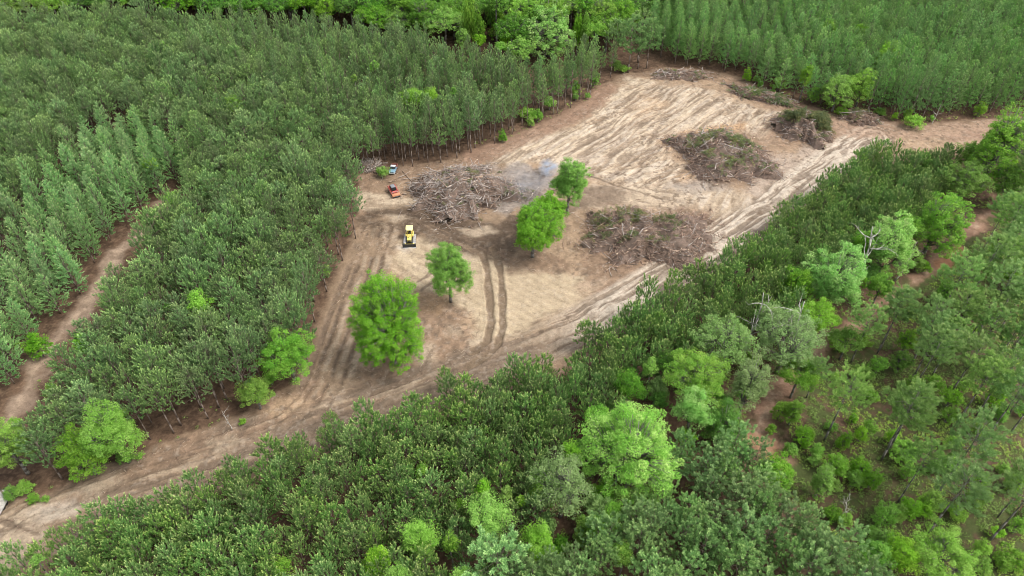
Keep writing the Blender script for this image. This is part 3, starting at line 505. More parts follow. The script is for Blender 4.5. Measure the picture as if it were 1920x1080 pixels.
# ------------------------------------------------------------------ leafy trees: crown centre u, v, width, height (photo px), kind, height of the crown's top (0 = stands on its own), label
LT = [
 # the trees left standing in the clearing
 (727,606,118,172,'oak',0,.4,'largest oval green tree left standing alone in the clearing by the haul road'),
 (841,508,84,92,'oak',0,3.4,'open crowned green tree with a bare lower trunk below the yellow bulldozer'),
 (1000,428,94,98,'oak',0,2.2,'round green tree nearest the twin wheel tracks, standing on brown litter'),
 (1030,394,56,62,'oak',0,2.5,'darker green tree tucked behind the round tree amid the clearing'),
 (1067,343,72,78,'oak',0,3.5,'round green tree beside the drifting smoke in the clearing'),
 (1040,388,50,34,'deep',0,3.5,'thin sparse sapling under the round tree beside the smoke'),
 # left stand and its edges
 (538,664,98,96,'green',0,2.5,'round bright green tree at the pine edge beside the western haul road'),
 (207,808,88,110,'lime',0,2.0,'tall bright yellow green tree at the pine edge above the road bend'),
 (155,850,76,84,'green',0,1.0,'spreading green tree just below the tall yellow green edge tree'),
 (12,835,58,110,'lime',0,2.0,'pale lime tree at the corner of the stand near the trailer'),
 (478,738,62,58,'green',0,1.5,'low mid green tree at the pine edge before the leaning trunks'),
 (372,567,40,40,'lime',13.5,0,'small round lime tree alone amid the dense dark pines'),
 (312,574,14,13,'green',12,0,'tiny bright tree beside the small round lime tree in the dense pines'),
 (157,650,28,40,'lime',11,0,'yellow green tree at the dense pines beside the bend of the grassy path'),
 (100,735,24,32,'lime',10,0,'small yellow green tree on the pine edge low along the grassy path'),
 (28,796,20,22,'lime',8,0,'small lime bush at the lower end of the grassy path'),
 (68,648,40,38,'deep',0,.6,'dark green rounded tree on the far side of the grassy path'),
 (320,118,34,56,'lime',14,0,'pointed bright lime tree towering from the pines in the northwest'),
 (288,152,50,26,'green',8,0,'low green tree in the hollow under the pointed lime tree'),
 (268,205,44,26,'green',8,0,'low green tree in the pine gap above the spire shaped pines'),
 (185,62,24,24,'lime',13,0,'small pale green tree in the far northwest pines'),
 (398,205,40,22,'deep',10,0,'low deep green tree in the gap east of the spire shaped pines'),
 (440,200,28,34,'green',14,0,'pale green tree poking above the pines east of the hollow'),
 (150,190,36,22,'green',9,0,'low green tree in the valley of pines at the far left'),
 (100,215,34,22,'green',9,0,'low green tree furthest down the valley of pines at the far left'),
 (280,308,20,22,'lime',10,0,'small lime tree between the spire shaped pines'),
 (322,375,26,32,'lime',10,0,'lime tree at the head of the grassy path'),
 (20,330,30,20,'green',9,0,'small green tree low beside the spire shaped pines at the far left'),
 (773,182,46,30,'green',14,0,'broad bright tree amid the northern pines above the clearing'),
 (807,180,28,28,'lime',14,0,'smaller bright tree touching the broad bright tree in the northern pines'),
 (701,125,18,22,'lime',14.5,0,'small round lime tree alone in the middle of the northern pines'),
 (850,172,12,18,'green',14,0,'slim green tree among pines above the brush pile'),
 (664,146,12,18,'green',14,0,'slim pale tree among pines northwest of the small round lime tree'),
 (612,508,14,22,'lime',0,.3,'small bright bush at the dense pine edge beside the haul road'),
 (716,322,26,22,'lime',0,.3,'bright bush beside the blue pickup truck'),
 (990,212,34,22,'lime',0,.5,'bright low tree at the foot of the northern pine trunks'),
 (1030,192,24,24,'lime',0,.5,'bright sapling at the northern pine edge beside the sandy field'),
 (1079,165,15,32,'lime',0,.5,'slim bright column of leaves at the northern field edge'),
 (1156,122,22,20,'green',0,.4,'low green bush at the northern corner of the sandy field'),
 (1172,128,20,14,'green',0,.3,'low green bush beside the big dark pines at the field corner'),
 # the band of broadleaf wood along the top
 (30,4,56,26,'lime',13,0,'lime tree at the far northwest corner'),
 (95,2,46,22,'green',13,0,'green tree beside the lime tree of the far northwest corner'),
 (170,-2,50,22,'deep',13,0,'second green tree along the far northwest skyline'),
 (330,0,60,24,'deep',14,0,'dark leafy tree in the far western part of the broadleaf band'),
 (400,2,52,28,'deep',15,0,'dark leafy tree west of the lime green one at the far edge'),
 (462,6,60,34,'deep',15,0,'dark rounded tree at the western end of the broadleaf band'),
 (520,2,56,34,'deep',15,0,'green tree in the western broadleaf band'),
 (568,-2,48,36,'deep',16,0,'dark tree in the western broadleaf band'),
 (612,14,36,40,'lime',14,0,'yellow green tree in the western broadleaf band'),
 (655,2,56,50,'deep',17,0,'tall mid green tree with a full crown in the western broadleaf band'),
 (700,32,58,40,'green',13,0,'broad bright tree facing the northern pines'),
 (752,4,42,44,'lime',17,0,'yellow lime tree brightest in the broadleaf band'),
 (735,36,60,40,'deep',12,0,'shaded dark tree below the yellow lime tree'),
 (797,30,66,60,'deep',15,0,'large green tree between the yellow lime tree and the bare trunks'),
 (836,18,40,70,'lime',15,0,'tall yellow green tree just west of the bare trunks'),
 (876,44,42,42,'green',11,0,'rounded green tree in front of the bare trunks'),
 (866,72,26,36,'lime',10,0,'small lime sapling below the bare trunks'),
 (900,78,22,26,'green',10,0,'small green sapling at the pine top line below the bare trunks'),
 (948,38,62,84,'green',15,0,'bright tree on the western flank of the great pale tree'),
 (975,92,52,40,'green',11,0,'shaded green tree under the great pale tree'),
 (1030,62,108,108,'maple',18,0,'great pale green tree dominating the broadleaf band'),
 (1000,20,84,56,'lime',19,0,'yellow green crown behind the great pale tree'),
 (1040,8,72,44,'green',20,0,'high crown at the very top behind the great pale tree'),
 (938,88,24,18,'lime',10,0,'small lime sapling at the pine top line below the great pale tree'),
 (1121,26,66,64,'green',17,0,'mid green tree with a pale stem east of the great pale tree'),
 (1120,58,40,24,'green',13,0,'lower green tree beneath the pale stemmed tree'),
 (930,2,60,40,'deep',19,0,'dark crown behind the bare trunks at the top'),
 (1085,2,50,40,'deep',19,0,'dark crown between the great pale tree and the pale stemmed tree'),
 # north-east wood
 (1664,106,38,46,'lime',13,0,'bright lime tree high among the northeastern pines'),
 (1572,172,56,58,'lime',0,1.0,'bright tree at the northeastern edge with a pale trunk'),
 (1618,160,50,50,'lime',0,2.5,'bright tree beside the pale trunked edge tree in the northeast'),
 (1556,48,24,20,'green',12,0,'green tree deep among the northeastern pines'),
 (1612,60,26,26,'green',11,0,'green tree between the northeastern pine rows'),
 (1460,158,22,20,'lime',0,.4,'small lime bush at the northeastern edge above the windrow'),
 (1512,142,24,34,'green',11,0,'slim green tree at the northeastern edge above the windrow'),
 (1715,226,32,16,'lime',0,.3,'low lime bush at the edge of the eastern road'),
 # row of broadleaf trees right of the foreground pines
 (1876,278,92,122,'green',0,2.0,'big bright green tree standing beside the eastern road'),
 (1812,338,66,56,'lime',11,0,'yellow green tree on the near side of the big eastern tree'),
 (1822,292,44,44,'green',11,0,'pale green tree beside the big eastern tree and the road'),
 (1900,345,50,60,'green',12,0,'green tree at the far right below the big eastern tree'),
 (1757,424,96,96,'green',14,0,'broad deep yellowish green tree with a smooth round crown'),
 (1668,462,92,106,'maple',15,0,'bright light green tree carrying white dead branches'),
 (1700,418,36,26,'green',11,0,'small bright tree behind the tree with white dead branches'),
 (1622,455,40,44,'deep',11,0,'deep green tree west of the tree with white dead branches'),
 (1492,534,54,62,'deep',11,0,'deep green round tree at the edge of the foreground pines'),
 (1570,528,108,118,'maple',15,0,'large pale yellow green tree with dense clumps of leaves'),
 (1537,588,62,52,'lime',12,0,'yellowish green tree below the large pale clumped tree'),
 (1652,535,44,48,'deep',9,0,'shaded green tree between the two pale trees'),
 (1592,632,60,40,'green',8,0,'low green tree above the red woodland path'),
 (1480,636,124,120,'grey',15,0,'wide grey green feathery tree with bare twigs'),
 (1366,636,112,62,'grey',14,0,'flat topped grey green tree left of the feathery tree'),
 (1445,590,46,50,'grey',14,0,'narrow grey green tree behind the wide feathery tree'),
 (1500,700,70,60,'deep',9,0,'shaded tree under the wide feathery tree beside the path'),
 (1305,702,112,84,'green',14,0,'bright clumped tree behind the huge foreground tree'),
 (1300,765,66,80,'maple',13,0,'bright narrow tree touching the huge foreground tree'),
 (1403,722,78,100,'grey',15,0,'pale olive tree above the sandy bend of the red path'),
 (1356,800,70,90,'deep',9,0,'dark shaded tree beside the huge foreground tree'),
 (1190,846,186,190,'maple',17,0,'huge pale bright green tree, the largest crown in the foreground'),
 (1180,722,62,58,'deep',9,0,'deep green tree above the huge foreground tree'),
 (1221,690,28,62,'lime',11,0,'slim column of lime leaves above the huge foreground tree'),
 (1120,775,44,40,'deep',9,0,'low green tree at the upper shoulder of the huge foreground tree'),
 (1056,905,108,110,'grey',14,0,'pale grey green tree left of the huge foreground tree'),
 (1018,912,56,70,'green',11,0,'green tree half covered by the pale grey green tree'),
 (1068,842,32,34,'green',12,0,'pointed bright sapling rising above the pale grey green tree'),
 (912,970,84,66,'lime',11,0,'bright yellow green tree in the lower foreground pines'),
 (905,915,26,30,'lime',9,0,'small lime sapling above the bright tree in the lower pines'),
 (948,925,22,36,'lime',9,0,'slim lime sapling between dark pines of the lower foreground'),
 (978,940,18,32,'green',9,0,'slim green sapling near the pale grey green tree'),
 (1012,1022,58,92,'lime',12,0,'upright bright lime tree near the bottom edge'),
 (787,1018,62,112,'lime',11,0,'tall irregular lime tree near the bottom among young pines'),
 (845,1020,30,44,'green',10,0,'small green tree beside the tall irregular lime tree'),
 (712,1052,50,60,'green',10,0,'green tree at the bottom edge amid young pines'),
 (745,1080,44,40,'lime',10,0,'lime tree cut by the bottom edge amid young pines'),
 (862,1082,40,30,'lime',10,0,'lime sapling cut by the bottom edge beside the round pine'),
 (862,945,22,22,'green',7,0,'small green bush low among the young pines'),
 (868,905,22,40,'green',7,0,'thin green sapling low among the young pines'),
 (790,880,30,16,'green',6,0,'low green bush in a gap of the young pines'),
 (1150,970,50,50,'green',9,0,'green tree below the huge foreground tree'),
 (1125,985,40,40,'lime',9,0,'yellowish tree below the huge foreground tree'),
 (67,1050,20,18,'lime',8,0,'tiny lime sapling at the lower left corner pines'),
 (1170,1040,40,40,'green',9,0,'shaded green tree low in the bottom centre'),
 (528,1062,40,26,'green',8,0,'green bush at the bottom edge between young pines'),
 (1252,680,40,40,'deep',9,0,'deep green tree behind the slim lime column'),
 (1458,882,70,56,'green',9,0,'green tree at the tip of the sandy bend'),
 (1770,1040,100,84,'lime',9,0,'large bright lime tree at the bottom right'),
 (1690,1040,56,60,'green',8,0,'green tree beside the large lime tree at the bottom right'),
 (1640,1040,50,50,'deep',8,0,'deep green tree where round pines meet the grassy wood'),
]
KNOWN = []     # (x, y, radius) of leafy trees, so that pines leave them room
def at_px(u, v, wpx, hpx, topz, clear):
    zc = 4.0
    for _ in range(6):
        x, y = G(u, v, zc); s = math.sqrt(x * x + y * y + (CAM_H - zc) ** 2); dep = math.asin((CAM_H - zc) / s)
        Rm = wpx / 2 * s / FPX; hh = hpx / 2 * s / FPX
        c = math.sqrt(max(0, hh * hh - (Rm * math.sin(dep)) ** 2)) / math.cos(dep); c = min(max(c, .62 * Rm), 1.9 * Rm)
        zc = (topz - c) if topz else (clear + c)
        zc = max(zc, c * .8)
    return float(x), float(y), Rm, c, zc
LEAFY = []
for i, (u, v, wp, hp, kind, topz, clear, label) in enumerate(LT):
    x, y, Rm, c, zc = at_px(u, v, wp, hp, topz, clear)
    KNOWN.append((x, y, Rm)); LEAFY.append((x, y, Rm, c, zc, kind, label))
def add_leafy():
    for i, (x, y, Rm, c, zc, kind, label) in enumerate(LEAFY):
        dist = math.sqrt(x * x + y * y + 1e4)
        lf = .17 if dist < 150 else (.21 if dist < 210 else .27)
        if kind in ('maple', 'grey'): lf *= 1.15
        cl = {'maple': 1.05, 'oak': .62, 'grey': .8}.get(kind, .85)
        cm_, tm = hardwood(500 + i, Rm * 1.10, c * 1.10, zc, lf, cl, dens={'maple': .9, 'oak': 1.15, 'grey': .62}.get(kind, .85), fine=kind in ('oak',))
        e = obj('broadleaf_tree', None, None, None, (x, y, HZ(x, y) - .05), 0, label=label, category='broadleaf tree')
        obj('trunk', tm, BARKG, e); obj('crown', cm_, H_MAT[kind], e)
add_leafy()

FILL = poly([(1010, 880, 6), (1130, 760, 6), (1240, 680, 6), (1330, 640, 6), (1500, 520, 6), (1560, 460, 6), (1700, 400, 6), (1790, 300, 6), (1910, 230, 6), (1910, 360, 6), (1780, 470, 6), (1700, 520, 6), (1600, 600, 6), (1500, 680, 6), (1430, 740, 6), (1400, 800, 6), (1260, 900, 6), (1180, 1000, 6), (1080, 1030, 6), (980, 1060, 6), (960, 980, 6)])
# ------------------------------------------------------------------ pine stands
def grid_pts(pg, sp, ang, jit, spy=None, seed=1):
    r = np.random.RandomState(seed); spy = spy or sp
    c, s = math.cos(ang), math.sin(ang); n = 260
    a = (np.arange(-n, n) * sp); b = (np.arange(-n, n) * spy); A_, B_ = np.meshgrid(a, b, indexing='ij'); A_ = A_ + (np.arange(2 * n) % 2)[None] * sp * .5
    A_ = A_ + r.uniform(-1, 1, A_.shape) * jit * sp; B_ = B_ + r.uniform(-1, 1, A_.shape) * jit * spy
    x = (A_ * c - B_ * s).ravel(); y = (A_ * s + B_ * c).ravel() + 150
    k = (x > pg[:, 0].min()) & (x < pg[:, 0].max()) & (y > pg[:, 1].min()) & (y < pg[:, 1].max()); x = x[k]; y = y[k]
    k = sdist(x, y, pg) > 0; return x[k], y[k]
PATHL = poly([(-30, 850), (20, 780), (50, 725), (75, 670), (110, 630), (160, 575), (190, 520), (225, 470), (265, 440), (295, 400), (302, 385)])
PATHR = poly([(1470, 860), (1435, 845), (1420, 810), (1445, 750), (1490, 695), (1540, 655), (1600, 610), (1660, 570), (1720, 525), (1765, 490), (1800, 450), (1850, 400)])
far = [(2300, -45), (-400, -45)]
NORTH = poly([(330, 30, 13), (400, 20, 13), (520, 26, 13), (620, 36, 13), (700, 48, 13), (780, 64, 13), (860, 84, 13), (940, 94, 13), (1000, 116, 13), (1120, 82, 12), (1200, 75, 10), (1225, 122), (1165, 134), (1128, 160), (1098, 190), (1055, 214), (1005, 234), (930, 270), (892, 291), (840, 303), (760, 315), (700, 318), (668, 250, 12), (600, 190, 12), (500, 130, 12), (380, 80, 12)])
STANDS = [
 ('north', NORTH, 14, 2.65, .34, R(62)),
 # name, outline, height, spacing, jitter, row direction
 ('young', poly([(-30, 1075, 8), (30, 1010, 8), (110, 972, 8), (240, 905, 8), (330, 890, 8), (380, 868, 8), (500, 828, 8), (560, 815, 8), (640, 778, 8), (730, 748, 8), (830, 716, 8), (925, 692, 8), (985, 668, 8), (1040, 650, 8), (1090, 650, 8), (1120, 600, 8), (1160, 585, 8), (1230, 535, 8), (1300, 492, 8), (1400, 452, 8), (1455, 392, 8), (1500, 365, 8), (1560, 318, 8), (1620, 275, 8), (1660, 262, 8), (1700, 285, 8), (1790, 262, 8),
      (1800, 300, 8), (1770, 350, 8), (1730, 400, 8), (1660, 430, 8), (1600, 470, 8), (1530, 500, 8), (1500, 570, 8), (1420, 600, 8), (1330, 650, 8), (1240, 700, 8), (1150, 780, 8), (1080, 830, 8), (1010, 880, 8), (1010, 960, 8), (960, 1000, 8), (960, 1260, 8), (-80, 1260, 8)]), 9.2, 2.95, .30, R(20)),
 ('round', poly([(1235, 835, 10), (1300, 812, 10), (1390, 806, 10), (1435, 850, 10), (1490, 900, 10), (1540, 950, 10), (1620, 1000, 10), (1660, 1060, 10), (1660, 1260, 10), (960, 1260, 10), (960, 1000, 10), (1080, 985, 10), (1180, 960, 10)]), 12, 3.5, .32, R(35)),
 ('dense', poly([(-120, 960), (0, 935), (75, 930), (110, 925), (190, 885), (290, 835), (400, 790), (460, 762), (520, 735), (580, 690), (602, 620), (618, 560), (632, 520), (652, 490), (668, 450), (664, 380), (664, 336), (700, 318), (760, 315), (840, 303), (892, 291), (930, 270), (1005, 234), (1055, 214), (1098, 190), (1128, 160), (1165, 134), (1225, 122), (1200, 75, 10), (1120, 82, 12), (1000, 116, 13), (940, 94, 13), (860, 84, 13), (780, 64, 13), (700, 48, 13), (620, 36, 13), (520, 26, 13), (400, 20, 13), (260, 22, 13), (150, 14, 13), (0, 14, 13), (-300, -20, 13), (-300, 500, 12), (0, 420, 12), (50, 330, 12), (100, 260, 12), (160, 195, 12), (200, 180, 12), (260, 195, 12), (340, 230, 12), (352, 285, 12), (345, 350, 12), (318, 368, 12), (284, 415, 12), (246, 470, 12), (208, 500, 12), (178, 550, 12), (146, 600, 12), (100, 660, 12), (76, 705, 12), (52, 750, 12), (22, 800, 12), (-16, 840, 12), (-120, 960, 12)]), 14.5, 3.3, .34, R(62)),
 ('spire', poly([(308, 388), (274, 408), (228, 444), (200, 474), (170, 524), (141, 566), (106, 604), (72, 646), (44, 705), (0, 775), (-140, 900), (-400, 760), (-300, 500, 12), (0, 420, 12), (50, 330, 12), (100, 260, 12), (160, 195, 12), (200, 180, 12), (260, 195, 12), (340, 230, 12), (352, 285, 12), (330, 350)]), 12, 2.9, .16, R(118)),
 ('east', poly([(1235, 124), (1330, 127), (1400, 146), (1462, 182), (1525, 198), (1570, 210), (1640, 218), (1700, 232), (1800, 222), (1920, 212), (2250, 190), (2300, -60), (1240, -60), (1200, 60)]), 13, 2.8, .14, R(80)),
]
kx = np.array([k[0] for k in KNOWN]); ky = np.array([k[1] for k in KNOWN]); kr = np.array([k[2] for k in KNOWN])
TREES = []   # style, x, y, height scale, width scale, rotation, variant
r = np.random.RandomState(21)
for si, (st, pg, H, sp, jit, ang) in enumerate(STANDS):
    x, y = grid_pts(pg, sp, ang, jit, sp * (1.42 if st in ('spire', 'east') else 1.0), seed=si + 5)
    u, v, f = P(x, y, 0 * x + H * .8)
    ok = (u > -110) & (u < 2030) & (v > -110) & (v < 1150) & (f > 0)
    d = np.sqrt((x[:, None] - kx) ** 2 + (y[:, None] - ky) ** 2); ok &= ~(d < kr[None] * .62 + .5).any(1)
    for pl_, wd_ in ((PATHL, 1.5), (PATHR, 2.8)): ok &= ldist(x, y, pl_)[0] > wd_
    if st == 'dense': ok &= sdist(x, y, NORTH) < 0
    ok &= r.rand(len(x)) > (.07 if st != 'young' else .05)
    gap = fbm(x, y, 11, 3, 90 + si); ok &= gap > (.22 if st in ('dense', 'young') else .12)
    x, y = x[ok], y[ok]; lowv = fbm(x, y, 17, 3, 95)
    for a, b, lv in zip(x, y, lowv):
        hsx = (H / STYLE[st]['H']) * r.normal(1, .095) * (.74 + .52 * lv); s_ = sp / {'young': 2.95, 'round': 3.5, 'north': 2.65, 'dense': 3.3, 'spire': 2.9, 'east': 2.8}[st]
        TREES.append([st, a, b, hsx, r.uniform(.76, 1.22) * min(1.25, s_), r.uniform(0, 6.28), r.randint(len(STYLE[st]['meshes']))])
# two big bushy pines at the field's north corner, a round grey pine at the bottom and a few edge trees
for (u, v, st, hs_, ws_) in ((1178, 136, 'round', 1.55, 1.9), (1150, 128, 'dense', 1.15, 1.5), (1212, 128, 'round', 1.35, 1.5), (1195, 118, 'dense', 1.25, 1.7), (935, 1120, 'round', 1.15, 1.95), (1060, 1150, 'round', 1.0, 1.3), (1095, 655, 'young', .8, .95), (1455, 440, 'young', 1.0, 1.0), (838, 742, 'young', .8, .8), (628, 812, 'young', .6, .7)):
    x, y = G(u, v); TREES.append([st, float(x), float(y), hs_, ws_, r.uniform(0, 6), r.randint(4)])
# ranking: what shows largest is nearest; 290 of them are built as trees of their own, with one tree of every shape among them
tx = np.array([t[1] for t in TREES]); ty = np.array([t[2] for t in TREES])
Hs = np.array([t[3] * STYLE[t[0]]['H'] for t in TREES])
u, v, f = P(tx, ty, Hs * .85)
seen = (u > 4) & (u < 1916) & (v > 4) & (v < 1074)
dist = np.sqrt(tx ** 2 + ty ** 2 + (CAM_H - Hs) ** 2) + np.where(seen, 0, 1e4)
order = np.argsort(dist)
chosen = []; have = {}
for key in [(s, i) for s in STYLE if s != 'tall' for i in range(len(STYLE[s]['meshes']))]:
    c_ = [k for k in order if (TREES[k][0], TREES[k][6]) == key]
    if c_: chosen.append(c_[0]); have[key] = None
cs = set(chosen)
for k in order:
    if len(cs) >= 292: break
    cs.add(int(k))
LABELS = {
 'young': [('dark green bushy young pine in the dense stand filling the lower left foreground', 'young pines of the lower left foreground stand'),
           ('dark green bushy young pine in the dense stand filling the lower middle foreground', 'young pines of the lower middle foreground stand'),
           ('dark green young pine in the front row of the foreground stand beside the road', 'young pines along the near side of the haul road'),
           ('dark green young pine in the stand between the road and the broadleaf row', 'young pines between the haul road and the broadleaf trees')],
 'round': [('rounded olive green pine in the stand at the bottom below the red path bend', 'round crowned pines at the bottom of the wood'), ],
 'dense': [('tall dark pine in the dense stand between the grassy path and the haul road', 'tall pines between the grassy path and the haul road'),
           ('tall dark pine of the northern stand above the brush pile and sandy field', 'tall pines north of the clearing')],
 'spire': [('pale green spire shaped pine in the rows beyond the grassy path', 'spire shaped pines beyond the grassy path')],
 'east': [('light green pine in the northeastern stand behind the sandy field', 'light green pines of the northeastern stand')]}
roadp = poly([(60, 985), (240, 915), (440, 845), (560, 800), (680, 768), (800, 728), (900, 690), (1000, 655), (1100, 612), (1200, 560), (1290, 500), (1380, 440), (1470, 380), (1550, 315), (1640, 255)])
PROTO = {}
for k in sorted(cs):
    st, x, y, hs_, ws_, rz, vi = TREES[k]; uu, vv, _ = P(x, y, 6)
    if st == 'young':
        near = ldist(np.array([x]), np.array([y]), roadp)[0][0] < 11.5
        li = 2 if near else (3 if uu > 1080 else (0 if uu < 480 else 1))
    elif st in ('dense', 'north'): li = 0 if vv > 300 and uu < 690 else 1
    else: li = 0
    if st == 'north': li = 1
    lab, grp = LABELS['dense' if st == 'north' else st][li]
    if st == 'round' and uu > 880 and ws_ > 1.8 and vv > 900: lab, grp = 'broad grey green pine with a domed crown at the bottom centre', None
    if st == 'round' and vv < 300: lab = 'big dark bushy pine at the northern corner of the sandy field'; grp = 'big pines at the field corner'
    e = obj('pine_tree', None, None, None, (x, y, HZ(x, y) - .05), rz, label=lab, category='pine tree')
    if grp: e['group'] = grp
    e.scale = (ws_, ws_, hs_)
    cmh, tmh = STYLE[st]['meshes'][vi]
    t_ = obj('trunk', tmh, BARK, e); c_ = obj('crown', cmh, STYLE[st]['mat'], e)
    PROTO.setdefault((st, vi), (c_, t_))

def scatter(name, pts, protos, label, category, **kw):
    """one object for the mass that is beyond counting: points carry turn, size and which shape"""
    me = bpy.data.meshes.new(name); n = len(pts); me.vertices.add(n)
    me.vertices.foreach_set('co', np.array([[p[0], p[1], p[2]] for p in pts], np.float32).ravel())
    for nm, ty, get in (('turn', 'FLOAT_VECTOR', lambda p: (0, 0, p[3])), ('size', 'FLOAT_VECTOR', lambda p: (p[4], p[4], p[5]))):
        a = me.attributes.new(nm, ty, 'POINT'); a.data.foreach_set('vector', np.array([get(p) for p in pts], np.float32).ravel())
    a = me.attributes.new('which', 'INT', 'POINT'); a.data.foreach_set('value', np.array([p[6] for p in pts], np.int32))
    o = obj(name, me, None, None, None, 0, label=label, category=category, kind='stuff', **kw)
    ng = bpy.data.node_groups.new(name, 'GeometryNodeTree'); ng.interface.new_socket('Geometry', in_out='INPUT', socket_type='NodeSocketGeometry'); ng.interface.new_socket('Geometry', in_out='OUTPUT', socket_type='NodeSocketGeometry')
    N, L = ng.nodes, ng.links; gi = N.new('NodeGroupInput'); go = N.new('NodeGroupOutput'); jn = N.new('GeometryNodeJoinGeometry')
    def attr(nm, dt): q = N.new('GeometryNodeInputNamedAttribute'); q.data_type = dt; q.inputs['Name'].default_value = nm; return q.outputs['Attribute']
    wh = attr('which', 'INT'); tu = attr('turn', 'FLOAT_VECTOR'); sz = attr('size', 'FLOAT_VECTOR')
    for i, objs in enumerate(protos):
        j2 = N.new('GeometryNodeJoinGeometry')
        for ob in objs:
            oi = N.new('GeometryNodeObjectInfo'); oi.transform_space = 'ORIGINAL'; oi.inputs['Object'].default_value = ob; oi.inputs['As Instance'].default_value = False
            L.new(oi.outputs['Geometry'], j2.inputs[0])
        g2 = N.new('GeometryNodeGeometryToInstance'); L.new(j2.outputs[0], g2.inputs[0])
        cmp_ = N.new('FunctionNodeCompare'); cmp_.data_type = 'INT'; cmp_.operation = 'EQUAL'; L.new(wh, cmp_.inputs['A'] if False else cmp_.inputs[2]); cmp_.inputs[3].default_value = i
        ip = N.new('GeometryNodeInstanceOnPoints'); L.new(gi.outputs[0], ip.inputs['Points']); L.new(cmp_.outputs[0], ip.inputs['Selection']); L.new(g2.outputs[0], ip.inputs['Instance'])
        L.new(tu, ip.inputs['Rotation']); L.new(sz, ip.inputs['Scale']); L.new(ip.outputs[0], jn.inputs[0])
    L.new(jn.outputs[0], go.inputs[0]); md = o.modifiers.new('scatter', 'NODES'); md.node_group = ng
    return o
keys = list(PROTO); kidx = {k: i for i, k in enumerate(keys)}
pts = [(t[1], t[2], HZ(t[1], t[2]) - .05, t[5], t[4], t[3], kidx[(t[0], t[6])]) for k, t in enumerate(TREES) if k not in cs and (t[0], t[6]) in kidx]
print('pines', len(TREES), 'alone', len(cs), 'rest', len(pts))
scatter('pine_forest', pts, [PROTO[k] for k in keys], 'mass of dark and light green pines stretching away behind and around the clearing', 'forest')

bl = {}
for o in list(bpy.data.objects):
    if o.name.startswith('broadleaf_tree') and o.location.y > 215 and o.location.x < 60 and any(k in c.data.materials[0].name for c in o.children for k in ('deep', 'green')): bl[o.name] = [c for c in o.children]
bk = sorted(bl)[:8]; bh = {k: max(c.bound_box[6][2] for c in bl[k]) for k in bk}
x, y = grid_pts(poly([(-500, 10, 9), (0, -6, 9), (400, 0, 9), (620, 6, 9), (700, 26, 9), (900, 60, 9), (1000, 80, 9), (1160, 50, 9), (1250, -10, 9), (1280, -130), (-500, -130)]), 6.5, .3, .35, seed=91)
d = np.sqrt((x[:, None] - kx) ** 2 + (y[:, None] - ky) ** 2); ok = ~(d < kr[None] * .8 + 1).any(1); x, y = x[ok], y[ok]
bp = [(a, b, 0.0, r.uniform(0, 6.28), r.uniform(.9, 1.3), r.uniform(.85, 1.1) * (16 / bh[bk[i % len(bk)]]), i % len(bk)) for i, (a, b) in enumerate(zip(x, y))]
scatter('broadleaf_forest', bp, [bl[k] for k in bk], 'mass of broadleaf trees closing the view behind the northern pines', 'forest')

PU = np.array([(1420, 815), (1445, 750), (1490, 695), (1540, 655), (1600, 610), (1660, 570), (1720, 525), (1765, 490), (1800, 450), (1850, 400)], float)
def clear_of_path(a, b, z, px):
    q = P(a, b, z); return ldist(np.array([q[0]]), np.array([q[1]]), PU)[0][0] > px
fx, fy = grid_pts(FILL, 4.2, .5, .35, seed=71); nf = 0
for a, b in zip(fx, fy):
    dd = np.sqrt((a - kx) ** 2 + (b - ky) ** 2) / kr
    if not clear_of_path(a, b, 3, 22) or dd.min() < .8 or ldist(np.array([a]), np.array([b]), PATHR)[0][0] < 4.5 or min((a - t[1]) ** 2 + (b - t[2]) ** 2 for t in TREES) < 4: continue
    Rm = r.uniform(1.4, 2.3); c = Rm * r.uniform(.9, 1.4); zc = c + r.uniform(.3, 2.5); kind = ('deep', 'deep', 'green', 'grey')[r.randint(4)]
    cm_, tm = hardwood(1500 + nf, Rm, c, zc, .19, .7, dens=.8)
    tone = {'deep': 'deep green', 'green': 'mid green', 'grey': 'dull grey green'}[kind]; part_ = 'lower' if P(a, b, 5)[1] > 620 else 'upper'
    e = obj('understory_tree', None, None, None, (a, b, HZ(a, b) - .05), 0, label=f'low {tone} tree filling a gap in the {part_} part of the broadleaf row', category='understory tree', group=f'low {tone} trees in the {part_} broadleaf row')
    obj('trunk', tm, BARKG, e); obj('crown', cm_, H_MAT[kind], e); nf += 1
print('gap trees', nf)

# ------------------------------------------------------------------ tall thinned pines of the right-hand wood (base points read from the photograph) + the bare-trunked ones at the top
TALL = [(1545, 826, 1.0), (1652, 863, 1.1), (1663, 848, .95), (1683, 942, .9), (1755, 930, 1.15), (1740, 999, 1.0), (1853, 1017, 1.05), (1870, 970, .95), (1889, 925, .95), (1595, 680, .85), (1645, 662, .95), (1650, 655, .9), (1710, 680, .95), (1868, 678, 1.0), (1512, 745, .6), (1815, 690, .9), (1900, 870, 1.0), (1790, 800, 1.0), (1845, 830, 1.0)]
tl = [(float(G(a, b)[0]), float(G(a, b)[1]), s_) for a, b, s_ in TALL]
px_, py_ = grid_pts(poly([(1640, 700), (1600, 660), (1650, 620), (1740, 560), (1820, 500), (1830, 450), (1870, 400), (2000, 330), (2100, 500), (2100, 1150), (1960, 1160), (1880, 1060), (1860, 900), (1740, 800)]), 5.0, R(25), .33, seed=44)
for a, b in zip(px_, py_):
    if not clear_of_path(a, b, 15, 34): continue
    if min((a - q[0]) ** 2 + (b - q[1]) ** 2 for q in tl) > 15 and ldist(np.array([a]), np.array([b]), PATHR)[0][0] > 2.2 and r.rand() > .08: tl.append((a, b, r.uniform(.8, 1.1)))
tl = [q for q in tl if -60 < P(q[0], q[1], 17)[0] < 1990 and P(q[0], q[1], 17)[1] < 1120]
